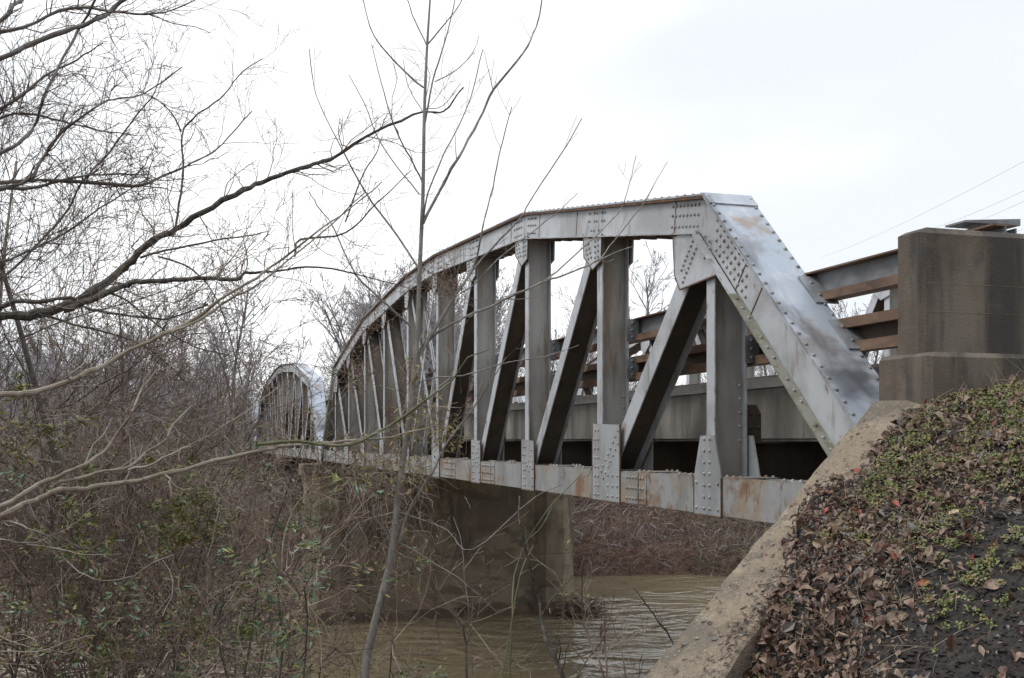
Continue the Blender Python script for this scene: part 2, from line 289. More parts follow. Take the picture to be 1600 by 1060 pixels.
        a = pos; b = pos + d * ln * .45 + c * .7; e = pos + d * ln + c * .2
        l1 = pos + d * ln * .38 + sd_ * wd * .5 + f + c * .55; r1 = pos + d * ln * .38 - sd_ * wd * .5 + f + c * .55
        l2 = pos + d * ln * .72 + sd_ * wd * .34 + f + c * .6; r2 = pos + d * ln * .72 - sd_ * wd * .34 + f + c * .6
        V = np.stack([a, l1, l2, e, r2, r1, b], 1).reshape(-1, 3); base = np.arange(m)[:, None] * 7
        T = np.concatenate([base + np.array(x)[None] for x in ((0, 6, 1), (1, 6, 2), (2, 6, 3), (3, 6, 4), (4, 6, 5), (5, 6, 0))])
        T = T.reshape(-1, 3); s.v.append(V); s.t.append(T + s.n)
        s.tm.append(np.broadcast_to(mi, (m,)).repeat(1)[np.tile(np.arange(m), 6)] if np.ndim(mi) else np.full(len(T), mi)); s.n += len(V)
    def build(s, name, mats, parent=None, origin=(0, 0, 0), smooth=False):
        s.flush(); mats = mats if isinstance(mats, (list, tuple)) else [mats]
        V = np.concatenate(s.v) - np.array(origin, float)
        Q = np.concatenate(s.q) if s.q else np.zeros((0, 4), int); T = np.concatenate(s.t) if s.t else np.zeros((0, 3), int)
        qm = np.concatenate(s.qm) if s.qm else np.zeros(0, int); tm = np.concatenate(s.tm) if s.tm else np.zeros(0, int)
        me = bpy.data.meshes.new(name); me.vertices.add(len(V)); me.vertices.foreach_set('co', V.astype(np.float32).ravel())
        li = np.concatenate([Q.ravel(), T.ravel()]).astype(np.int32); nq, ntr = len(Q), len(T)
        me.loops.add(len(li)); me.loops.foreach_set('vertex_index', li); me.polygons.add(nq + ntr)
        me.polygons.foreach_set('loop_start', np.concatenate([np.arange(nq) * 4, nq * 4 + np.arange(ntr) * 3]).astype(np.int32))
        me.polygons.foreach_set('loop_total', np.concatenate([np.full(nq, 4), np.full(ntr, 3)]).astype(np.int32))
        for x in mats: me.materials.append(M[x])
        me.polygons.foreach_set('material_index', np.concatenate([qm, tm]).astype(np.int32))
        me.polygons.foreach_set('use_smooth', np.full(nq + ntr, bool(smooth)))
        me.update(); me.validate()
        o = bpy.data.objects.new(name, me); COL.objects.link(o)
        if parent is not None: o.parent = parent
        else: o.location = origin
        return o
def tag(o, label=None, cat=None, group=None, kind=None):
    if label: o['label'] = label
    if cat: o['category'] = cat
    if group: o['group'] = group
    if kind: o['kind'] = kind
    return o
def empty(name, loc, label=None, cat=None, group=None):
    o = bpy.data.objects.new(name, None); COL.objects.link(o); o.location = loc; o.empty_display_size = .3
    return tag(o, label, cat, group)
def copy_tree(o, parent=None):
    c = o.copy(); COL.objects.link(c)
    if parent is not None: c.parent = parent
    for ch in list(o.children): copy_tree(ch, c)
    return c

# ------------------------------------------------------------------ the terrain
def fbm(x, y, s, o=3, z=0.0):
    return mnoise.fractal(Vector((x * s, y * s, z)), 1.0, 2.0, o)
def sstep(a, b, v):
    t = min(1, max(0, (v - a) / (b - a))); return t * t * (3 - 2 * t)
def ground_z(x, y):
    X, Z = w2cam(x, y)
    n = fbm(x, y, .11, 4) * .8
    nb = 3.4 - 4.6 * sstep(1.5, 13.5, Z + n * .8 + max(0, -X - 6) * .12)
    if Z < 1.5: nb = 3.4 + .3 * n
    sh = 45.6 - 1.2 * n + .045 * X
    fb = -1.6 + 4.4 * sstep(sh - 2.5, sh + 4.5, Z) + 1.5 * sstep(sh + 4, sh + 30, Z) + 2.2 * sstep(85, 170, Z) + 11 * sstep(150, 330, Z) + .35 * n * sstep(sh, sh + 4, Z)
    return max(nb, fb) + .12 * fbm(x, y, .7, 3)
def grid_obj(xs, ys, f, name, m, kind='structure', smooth=True):
    g = Geo(); nx, ny = len(xs), len(ys)
    V = np.array([f(a, b) for b in ys for a in xs]); i, j = np.meshgrid(np.arange(nx - 1), np.arange(ny - 1))
    b = (j * nx + i).ravel(); g.quads(V, np.stack([b, b + 1, b + nx + 1, b + nx], -1))
    o = g.build(name, m, smooth=smooth); o['kind'] = kind; return o
xs = np.concatenate([np.linspace(-900, -60, 14)[:-1], np.linspace(-60, 60, 111), np.linspace(60, 900, 14)[1:]])
zs = np.concatenate([np.linspace(-150, 0, 8)[:-1], np.linspace(0, 16, 30)[:-1], np.linspace(16, 42, 10)[:-1], np.linspace(42, 60, 34)[:-1], np.linspace(60, 120, 24)[:-1], np.linspace(120, 1200, 20)])
def gf(X, Z):
    x, y, _ = cam2w(X, Z); return (x, y, ground_z(x, y))
grid_obj(xs, zs, gf, 'ground', 'bank')

# river water
mw = bpy.data.materials.new('muddy_river_water'); mw.use_nodes = True
t = mw.node_tree; n = t.nodes; l = t.links; b = n['Principled BSDF']
b.inputs['Roughness'].default_value = .11; b.inputs['IOR'].default_value = 1.42
geo_ = n.new('ShaderNodeNewGeometry'); mp = n.new('ShaderNodeMapping')
mp.inputs['Rotation'].default_value = (0, 0, YAW); mp.inputs['Scale'].default_value = (.62, .85, 1)
z1 = n.new('ShaderNodeTexNoise'); z1.inputs['Scale'].default_value = .8; z1.inputs['Detail'].default_value = 3; z1.inputs['Roughness'].default_value = .5; z1.inputs['Distortion'].default_value = 1.6
z2 = n.new('ShaderNodeTexNoise'); z2.inputs['Scale'].default_value = .28; z2.inputs['Detail'].default_value = 3
l.new(geo_.outputs['Position'], mp.inputs['Vector']); l.new(mp.outputs[0], z1.inputs['Vector']); l.new(mp.outputs[0], z2.inputs['Vector'])
mr = n.new('ShaderNodeMapRange'); mr.inputs['From Min'].default_value = .40; mr.inputs['From Max'].default_value = .62
mr.inputs['To Min'].default_value = .22; mr.inputs['To Max'].default_value = 1.0; l.new(z2.outputs['Fac'], mr.inputs['Value'])
bp = n.new('ShaderNodeBump'); bp.inputs['Distance'].default_value = .42
l.new(mr.outputs[0], bp.inputs['Strength']); l.new(z1.outputs['Fac'], bp.inputs['Height']); l.new(bp.outputs[0], b.inputs['Normal'])
cmx = n.new('ShaderNodeMix'); cmx.data_type = 'RGBA'; cmx.inputs['A'].default_value = (0.125, 0.10, 0.058, 1); cmx.inputs['B'].default_value = (0.20, 0.165, 0.11, 1)
l.new(z2.outputs['Fac'], cmx.inputs['Factor']); l.new(cmx.outputs['Result'], b.inputs['Base Color'])
M['water'] = mw
g = Geo()
wx = np.array([-400, 400.]); wz = np.array([2.0, 56.0])
g.quads([cam2w(-300, 6), cam2w(300, 6), cam2w(300, 62), cam2w(-300, 62)], [(0, 1, 2, 3)])
tag(g.build('river', 'water'), kind='structure')

# ------------------------------------------------------------------ embankment beside the wing wall
A0 = np.array([-.72, -.50, 5.98]); WD = np.array([-.914, -.406]); WN = np.array([.406, -.914]); WSL = .67; WW = .38
def sr2w(s, r): return A0[0] + WD[0] * s + WN[0] * r, A0[1] + WD[1] * s + WN[1] * r
def w2sr(x, y):
    a, c = x - A0[0], y - A0[1]; return a * WD[0] + c * WD[1], a * WN[0] + c * WN[1]
def fill_z(s, r):
    x, y = sr2w(s, r)
    z = 6.04 - WSL * s + .06 * r
    if s > 2.3: z = 6.04 - WSL * 2.3 + .06 * r - .16 * (s - 2.3)
    z -= .42 * sstep(1.25, 2.1, s) * (1 - sstep(.15, .75, r - WW))
    top = 6.005
    d = top - z
    z = top - (math.log(1 + math.exp(d * 9)) / 9)
    if x > 8: z -= (x - 8) * .6
    if s > 2.6: z = max(ground_z(x, y) - .3, z - .9 * max(0, s - 4.6 - .5 * r)) if s > 4 else z
    if r < .40: z -= .12 * (1 - sstep(.10, .24, r - .10 + .16 * fbm(s, r, 2.6, 3, 6.0) - .10 * sstep(-.2, .5, .35 - s)))
    n1 = fbm(x, y, 1.3, 3) * .06; n2 = fbm(x, y, 6, 5) * .042
    return z + n1 + n2
ss = np.concatenate([np.linspace(-22, -2, 16)[:-1], np.linspace(-2, -1.2, 20)[:-1], np.linspace(-1.2, 3.0, 160)[:-1], np.linspace(3, 12, 24)])
rs = np.concatenate([np.linspace(.06, 3.4, 130)[:-1], np.linspace(3.4, 30, 26)])
def ef(s, r):
    x, y = sr2w(s, r); z = fill_z(s, r)
    return (x, min(y, -.44), z)
grid_obj(ss, rs, ef, 'embankment', 'soil')
g = Geo(); g.box(1.4, 6.2, -60, -.46, 6.02, 6.145)
tag(g.build('road', 'asphalt'), kind='structure')

# ------------------------------------------------------------------ abutment
ab = empty('bridge_abutment', (0, -.5, 0), 'brown weathered concrete abutment with sloping wing wall and tall end block', 'abutment')
def rough_box(g, x0, x1, y0, y1, z0, z1, ch=.03):
    """box with chamfered vertical and top edges and slightly uneven corners"""
    def ring(d, z): return [(x0 + d + c, y0 + d, z) for c in (ch,)] + [(x1 - d - ch, y0 + d, z), (x1 - d, y0 + d + ch, z), (x1 - d, y1 - d - ch, z), (x1 - d - ch, y1 - d, z), (x0 + d + ch, y1 - d, z), (x0 + d, y1 - d - ch, z), (x0 + d, y0 + d + ch, z)]
    rings = [ring(0, z0), ring(0, z1 - ch), ring(ch, z1)]
    V = [p for r_ in rings for p in r_]; V = np.array(V) + RNG.normal(0, .003, (len(V), 3)); Q = []
    for a in range(2):
        for i in range(8):
            j = (i + 1) % 8; Q.append((a * 8 + i, a * 8 + j, a * 8 + 8 + j, a * 8 + 8 + i))
    g.quads(V, Q); c = V[16:24].mean(0)
    g.tris(np.vstack([V[16:24], c]), [(i, (i + 1) % 8, 8) for i in range(8)])
ORG = (0, -.5, 0)
g = Geo(); rough_box(g, -.575, 1.18, -.752, -.515, 6.0, 6.95, .028)
for zl in (6.633, 6.472): g.box(-.545, 1.15, -.7532, -.53, zl, zl + .003, 1)
eb = g.build('end_block', ['concrete', 'pier'], ab, ORG)
g = Geo(); rough_box(g, -.635, 1.25, -.90, -.42, 5.5, 6.235, .022)
g.build('plinth', 'concrete', eb, ORG)
g = Geo()                                                  # wing wall with its sloping coping
def wpt(s, r, dz): return (A0[0] + WD[0] * s + WN[0] * r, A0[1] + WD[1] * s + WN[1] * r, A0[2] - WSL * s + dz)
ns = 150; V = []
for i in range(ns + 1):
    s = -.30 + i * (4.6 / ns)
    j1, j2 = fbm(s, 3.1, 6, 4) * .020, fbm(s, 9.4, 6, 4) * .024
    zt = min(0, .0); flat = max(0.0, -s) * -WSL     # level top where it meets the plinth
    a = wpt(s, j1, flat + j2 * .5); c = wpt(s, WW + j2, flat + j1 * .5)
    ch = .018
    V += [(a[0], a[1], -1.5), (a[0], a[1], a[2] - ch), (a[0] + WN[0] * ch, a[1] + WN[1] * ch, a[2]), (c[0] - WN[0] * ch, c[1] - WN[1] * ch, c[2]), (c[0], c[1], c[2] - ch), (c[0], c[1], -1.5)]
Q = [(i * 6 + k, i * 6 + k + 1, i * 6 + k + 7, i * 6 + k + 6) for i in range(ns) for k in range(5)]
g.quads(V, Q); g.quads(V[:6], [(0, 1, 4, 5), (1, 2, 3, 4)]); g.quads(V[-6:], [(0, 5, 4, 1), (1, 4, 3, 2)])
g.build('wing_wall', 'coping', ab, ORG)
g = Geo(); g.box(-.45, 8.4, -.44, .75, -1.5, 4.86); g.box(.34, 7.1, -.415, -.16, 4.87, 5.99)
g.build('bridge_seat', 'pier', ab, ORG)

# ------------------------------------------------------------------ truss spans
PAN = 2.577; NP = 11; SPAN = PAN * NP; W2 = 7.436; ZB0, ZB1 = 5.11, 5.43
HT = {0: 5.36, 1: 7.878, 3: 8.743, 5: 9.038, 6: 9.038, 8: 8.743, 10: 7.878, 11: 5.36}
def ztop(i):
    ks = sorted(HT)
    for a, c in zip(ks, ks[1:]):
        if a <= i <= c: return HT[a] + (HT[c] - HT[a]) * (i - a) / (c - a)
POLY = [(0 + .04, 5.30), (1, 0), (3, 0), (5, 0), (6, 0), (8, 0), (10, 0), (11, 0)]
PY = np.array([(-.17, HT[0])] + [(k * PAN, HT[k]) for k in (1, 3, 5, 6, 8, 10)] + [(SPAN + .17, HT[11])])
_d = np.diff(PY, axis=0); _d /= np.linalg.norm(_d, axis=1, keepdims=True); _n = np.stack([-_d[:, 1], _d[:, 0]], 1)
MIT = [_n[0]]
for i in range(1, len(PY) - 1):
    h = _n[i - 1] + _n[i]; h /= np.linalg.norm(h); MIT.append(h / (h @ _n[i]))
MIT.append(_n[-1]); MIT = np.array(MIT)
def sweep(g, i0, i1, x0, x1, n0, n1, mi=0):
    """rectangle swept along the top polyline, mitred at its nodes"""
    V = []
    for i in range(i0, i1 + 1):
        lo, hi = PY[i] + MIT[i] * n0, PY[i] + MIT[i] * n1
        V += [(x0, *lo), (x1, *lo), (x1, *hi), (x0, *hi)]
    m = i1 - i0 + 1; Q = [(a * 4 + k, a * 4 + (k + 1) % 4, a * 4 + 4 + (k + 1) % 4, a * 4 + 4 + k) for a in range(m - 1) for k in range(4)]
    Q += [(3, 2, 1, 0), tuple((m - 1) * 4 + k for k in range(4))]
    g.quads(V, Q, mi)
def bar(g, p0, p1, x0, x1, n0, n1, mi=0):
    p0, p1 = np.array(p0, float), np.array(p1, float); u = (p1 - p0) / np.linalg.norm(p1 - p0); nn = np.array([-u[1], u[0]])
    V = []
    for p in (p0, p1):
        lo, hi = p + nn * n0, p + nn * n1; V += [(x0, *lo), (x1, *lo), (x1, *hi), (x0, *hi)]
    g.quads(V, [(3, 2, 1, 0), (4, 5, 6, 7), (0, 1, 5, 4), (1, 2, 6, 5), (2, 3, 7, 6), (3, 0, 4, 7)], mi)
def line(p0, p1, n):
    return [np.array(p0) + (np.array(p1) - np.array(p0)) * k / max(1, n - 1) for k in range(n)]
CH = .335
def make_truss(span, xc, out, rv, org):
    """one truss: xc = its plane, out = -1/+1 the side that faces outward, rv = build the rivets"""
    X = lambda x: xc - out * x * -1 if False else xc + out * -x * -1   # x>0 is outward
    def bx(a, c): return tuple(sorted((xc + out * a, xc + out * c)))
    on = np.array([out, 0, 0.])
    def P3(x, yz): return (xc + out * x, yz[0], yz[1])
    # top chord
    def chord(i0, i1, name, dark):
        g = Geo()
        sweep(g, i0, i1, *bx(-.229, .229), -.016, 0, 1)                    # cover plate
        for sgn in (-1, 1):
            sweep(g, i0, i1, *bx(sgn * .158, sgn * .176), -CH, -.018)      # webs
            sweep(g, i0, i1, *bx(sgn * .178, sgn * .226), -.042 if name == 'top_chord' else -.030, -.018, 3 if name == 'top_chord' else 0)    # top angle leg; dark on the top chord, painting the cover's shadow line
            if name == 'end_post':
                pa, pb = (PY[i0], PY[i1]) if i0 == 0 else (PY[i1], PY[i0]); uu = (pb - pa) / np.linalg.norm(pb - pa); mm = (_n[i0] * (-CH - .005))
                bar(g, pa + mm, pb + mm - uu * 1.02, *bx(sgn * .178, sgn * .262), -.009, .009, 2); bar(g, pb + mm - uu * 1.02, pb + mm - uu * .12, *bx(sgn * .192, sgn * .262), -.009, .009, 0)
            else:
                sweep(g, i0, i1, *bx(sgn * .178, sgn * .215), -CH - .008, -CH + .004, 0)
        if name != 'end_post':
            for i in range(i0, i1):                                        # batten plates and lacing under the chord
                p, q = PY[i] + MIT[i] * -CH, PY[i + 1] + MIT[i + 1] * -CH; Ln = np.linalg.norm(q - p); nb = max(2, int(Ln / .42))
                for k in range(nb):
                    f0, f1 = (k + .08) / nb, (k + .34) / nb
                    bar(g, p + (q - p) * f0, p + (q - p) * f1, xc - .2, xc + .2, -.022, -.011, 3)
        if rv:
            pos, nr = [], []
            for i in range(i0, i1):
                p, q = PY[i], PY[i + 1]; Ln = np.linalg.norm(q - p); nn = _n[i]; m = int(Ln / (.125 if name == 'end_post' else .16))
                for k in range(m):
                    f = (k + .5) / m
                    for sgn in (-1, 1):
                        c = p + (q - p) * f; pos.append(P3(sgn * .203, c)); nr.append((0, nn[0], nn[1]))
                        if name == 'end_post' and k % 1 == 0 and (k % 4 != 1) and k < m - 8:
                            c2 = c + nn * (-CH + .004); pos.append(P3(sgn * .222, c2)); nr.append((0, nn[0], nn[1]))
                # web rivets near the ends
                if name == 'top_chord':
                    for f0, sg in ((0, 1), (1, -1)):
                        m2 = 8 if (i == 1 and f0 == 0) else 5
                        for k in range(m2):
                            for h in (-.085, -.17, -.27):
                                c = (p if f0 == 0 else q) + sg * _d[i] * (.16 + .075 * k) + nn * h
                                pos.append(P3(.176, c)); nr.append(on)
                    for c0 in ((p + q) / 2,):
                        for k in range(-3, 4):
                            for h in (-.085, -.17, -.27):
                                if (k + int(h * 100)) % 3: pos.append(P3(.176, c0 + _d[i] * k * .075 + nn * h)); nr.append(on)
                else:
                    near = (i == 0)
                    for k in range(9):
                        for j, h in enumerate((-.075, -.145, -.215, -.28)):
                            dd = .30 + .085 * k + .05 * j
                            c = (q - _d[i] * dd if near else p + _d[i] * dd) + nn * h
                            pos.append(P3(.176, c)); nr.append(on)
            g.rivets(pos, np.array(nr), .0178 if name == 'end_post' else .016, 7, 4)
        # seams between plates
        if name == 'top_chord':
            for i in range(i0, i1):
                p, q = PY[i], PY[i + 1]
                for f in (.12, .62, .88):
                    c = p + (q - p) * f; bar(g, c, c + _d[i] * .011, *bx(.1765, .1795), -CH, -.03, 3)
        else:
            p, q = (PY[i0], PY[i1]) if i0 == 0 else (PY[i1], PY[i0]); u = (q - p) / np.linalg.norm(q - p); Ln = np.linalg.norm(q - p)
            sgn = 1
            for dd in (.96, 1.30):
                c = q - u * dd; nn = np.array([-u[1], u[0]]) * (1 if i0 == 0 else -1)
                bar(g, c, c + u * .010, *bx(.1765, .181), *sorted((nn @ np.array([-u[1], u[0]]) * -CH, nn @ np.array([-u[1], u[0]]) * -.03)), 3)
            # cap plate over the hip
            bar(g, q - u * .17, q - u * .004, *bx(-.232, .232), *((.001, .013) if i0 == 0 else (-.013, -.001)), 1)
        return g.build(name, ['steel', 'cover', 'mossflange', 'seam', 'rivet'], span, org)
    tcd = chord(1, 6, 'top_chord', False)
    e1 = chord(0, 1, 'end_post', False); e2 = chord(6, 7, 'end_post', False)
    # bottom chord
    g = Geo()
    for sgn in (-1, 1): g.box(*bx(sgn * .158, sgn * .176), -.25, SPAN + .25, ZB0, ZB1); g.box(*bx(sgn * .05, sgn * .157), -.25, SPAN + .25, ZB1 - .012, ZB1)
    for k in range(int(SPAN / .9)):
        g.box(*bx(-.17, .17), .2 + k * .9, .55 + k * .9, ZB1 + .001, ZB1 + .012)
        if rv: g.rivets([P3(a, (.26 + k * .9 + b * .115, ZB1 + .012)) for a in (-.15, .15) for b in range(3)], (0, 0, 1), .018)
    bcd = g.build('bottom_chord', 'chordsteel', span, org)
    # verticals
    for i in range(1, NP):
        y = i * PAN; zt = ztop(i) - CH * 1.05 + .12; g = Geo(); hw = .075
        zb = ZB0 + .02
        for sgn in (-1, 1): g.box(*bx(sgn * .143, sgn * .156), y - hw, y + hw, zb, zt, 0)
        g.box(*bx(-.1425, .1425), y - .006, y + .006, zb, zt, 1)
        if rv: g.rivets([P3(-.12, (y - .006, 5.75 + k * .12)) for k in range(5)], (0, -1, 0), .016)
        g.build('vertical_post', ['steel', 'web'], span, org)
    # diagonals
    dg = [(i, i + 1) for i in range(1, 5)] + [(i, i - 1) for i in range(10, 6, -1)] + [(5, 6), (6, 5)]
    for a, c in dg:
        s_ = 1 if c > a else -1
        p0 = np.array((a * PAN + s_ * .12, ztop(a) - CH * .8)); p1 = np.array((c * PAN - s_ * .06, ZB0 + .14)); g = Geo()
        hw = .105 if a in (1, 10) else .085
        if {a, c} == {5, 6}: hw = .045
        k = 0 if (a, c) != (6, 5) else .012
        for sgn in (-1, 1): bar(g, p0, p1, *bx(sgn * (.128 - k), sgn * (.140 - k)), -hw, hw, 0)
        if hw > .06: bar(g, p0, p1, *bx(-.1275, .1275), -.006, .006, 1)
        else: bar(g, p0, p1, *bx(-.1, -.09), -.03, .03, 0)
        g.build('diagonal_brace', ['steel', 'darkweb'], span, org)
    # top gussets
    G0, G1 = .1775, .1895
    def gusset(g, poly, rp, r_, m_, par, rm=1):
        poly = [np.array(q) for q in poly]
        g.prism(poly, *bx(G0, G1))
        if rv:
            cen = sum(poly) / len(poly)
            for a, b_ in zip(poly, poly[1:] + poly[:1]):          # rusty sealing line round the plate
                if np.linalg.norm(b_ - a) < .05: continue
                if abs(b_[0] - a[0]) < .06 or (a[1] + b_[1]) / 2 < cen[1] - .1: bar(g, a, b_, *bx(.1765, .1925), -.006, .006, 2)
            g.rivets([P3(G1, c) for c in rp], on, r_, 7, rm)
        g.build('gusset_plate', [m_, 'rivet', 'seam'], par, org)
        g = Geo(); g.prism(poly, *bx(-G0, -G1)); g.build('gusset_plate', m_, par, org)
    def rowpts(p, q, n, off=0.0):
        p, q = np.array(p), np.array(q); u = (q - p) / np.linalg.norm(q - p); nn = np.array([-u[1], u[0]])
        return [p + (q - p) * k / (n - 1) + nn * off for k in range(n)]
    for i in range(1, NP):
        y = i * PAN; s_ = 1 if i <= 5 else -1; zc = lambda yy: ztop(yy / PAN) - CH * 1.03
        g = Geo(); rp = []
        if i in (1, 10):
            poly = [(.46, zc(y + s_ * .46) + .02), (.46, zc(y) - .20), (.34, zc(y) - .33), (-.30, zc(y) - .235), (-.02, zc(y) + .05)]
            dv = np.array((c_ := (s_ * (PAN - .18), -(ztop(1) - ZB0 - .4)))); dv = dv / np.linalg.norm(dv)
            o0 = np.array((y + s_ * .16, zc(y) + .02)); e = o0 + dv * .42
            rp += rowpts(o0, e, 9, .05) + rowpts(o0 + dv * .06, e + dv * .06, 9, -.05)
            rp += [np.array((y + d, zc(y) - .20 + k * .062)) for d in (-.045, .045) for k in range(3 if d * s_ < 0 else 4)]
        else:
            wl = .42 if i not in (5, 6) else .3
            poly = [(wl, zc(y + s_ * wl) + .03), (wl * .95, zc(y) - .16), (.13, zc(y) - .34), (-.12, zc(y) - .28), (-.14, zc(y - s_ * .14) + .03)]
            rp += [np.array((y + d, zc(y) - .22 + k * .06)) for d in (-.045, .045) for k in range(4)]
            rp += [np.array((y + s_ * (.16 + .03 * k + d), zc(y) - .20 + .055 * k)) for d in (0, .09) for k in range(4)]
        poly = [(y + s_ * a, b_) for a, b_ in poly]
        if i in (1, 10):
            poly = [onx(a, b_, -.19) for a, b_ in ((1051, 364), (1054, 431), (1062, 453), (1124, 428), (1084, 360))]
            if i == 10: poly = [(SPAN - a, b_) for a, b_ in poly]
        gusset(g, poly, rp, .0162, 'steel', tcd)
    # bottom gussets
    for i in range(0, NP + 1):
        y = i * PAN; s_ = 1 if i <= 5 else -1; g = Geo(); rp = []
        if i in (1, 10):
            poly = [(-.13, ZB1 + .36), (.13, ZB1 + .36), (.25, ZB1), (.25, ZB0 - .012), (-.25, ZB0 - .012), (-.25, ZB1)]
            rp += [np.array((y + d, ZB0 + .05 + k * .1)) for d in (-.05, .05) for k in range(7)] + [np.array((y + d, ZB0 + k)) for d in (-.2, .2) for k in (.05, .27)]
        elif i in (0, 11):
            poly = [(-.35, ZB0 - .012), (.62, ZB0 - .012), (.62, ZB1 + .02), (.25, ZB1 + .25), (-.35, ZB1 + .02)]
        else:
            big = i in (2, 9); wl = .64 if big else (.40 if i not in (5, 6) else .3); h = .50 if big else (.33 if i not in (5, 6) else .36)
            rl = .14 if i not in (5, 6) else .3
            poly = [(rl, ZB0 - .012), (rl - .01, ZB1 + h), (-wl, ZB1 + h - .02), (-wl, ZB0 - .012)]
            rp += [np.array((y + d, ZB0 + .05 + k * .1)) for d in (-.045, .045) for k in range(8 if big else 6)]
            if i not in (5, 6):
                dv = np.array((-s_ * PAN, ztop(i - s_) - ZB0 - .4)); dv /= np.linalg.norm(dv); o0 = np.array((y - s_ * .16, ZB1 - .05))
                rp += [q for q in rowpts(o0, o0 + dv * (h + .14), 8 if big else 6, .05) + rowpts(o0, o0 + dv * (h + .14), 8 if big else 6, -.05) if -wl + .04 < (q[0] - y) * s_ < rl and q[1] < ZB1 + h - .05]
                rp += [np.array((y - s_ * (wl - .06 - .13 * k), ZB0 + zz)) for k in range(3 if big else 1) for zz in (.05, .16, .27)]
        poly = [(y + s_ * a if i not in (0, 11) else y + (1 if i == 0 else -1) * a, b_) for a, b_ in poly]
        gusset(g, poly, rp, .0172, 'gussetsteel', bcd, 0)
    # splice plates on the bottom chord
    for i, d0, d1 in ((2, -1.10, -.67), (4, -.95, -.42), (5, -1.2, -.6), (7, .5, 1.0), (9, .70, 1.2)):
        g = Geo(); y = i * PAN; g.box(*bx(.178, .190), y + d0, y + d1, ZB0 + .004, ZB1 - .004)
        g.box(*bx(.178, .184), y + d0 - .19, y + d0 - .01, ZB0 + .008, ZB1 - .008)
        if rv:
            m = int((d1 - d0 - .06) / .075)
            g.rivets([P3(.190, (y + d0 + .04 + k * .075, ZB0 + zz)) for k in range(m) for zz in (.055, .16, .265)], on, .0185, 7, 0)
            g.rivets([P3(.184, (y + d0 - .05 - k * .065, ZB0 + zz)) for k in range(2) for zz in (.06, .16, .26)], on, .0185, 7, 0)
        bar(g, (y + d1, ZB0), (y + d1, ZB1), *bx(.178, .192), -.005, .005, 2)
        g.build('splice_plate', ['chordsteel', 'rivet', 'seam'], bcd, org)
    return tcd, bcd
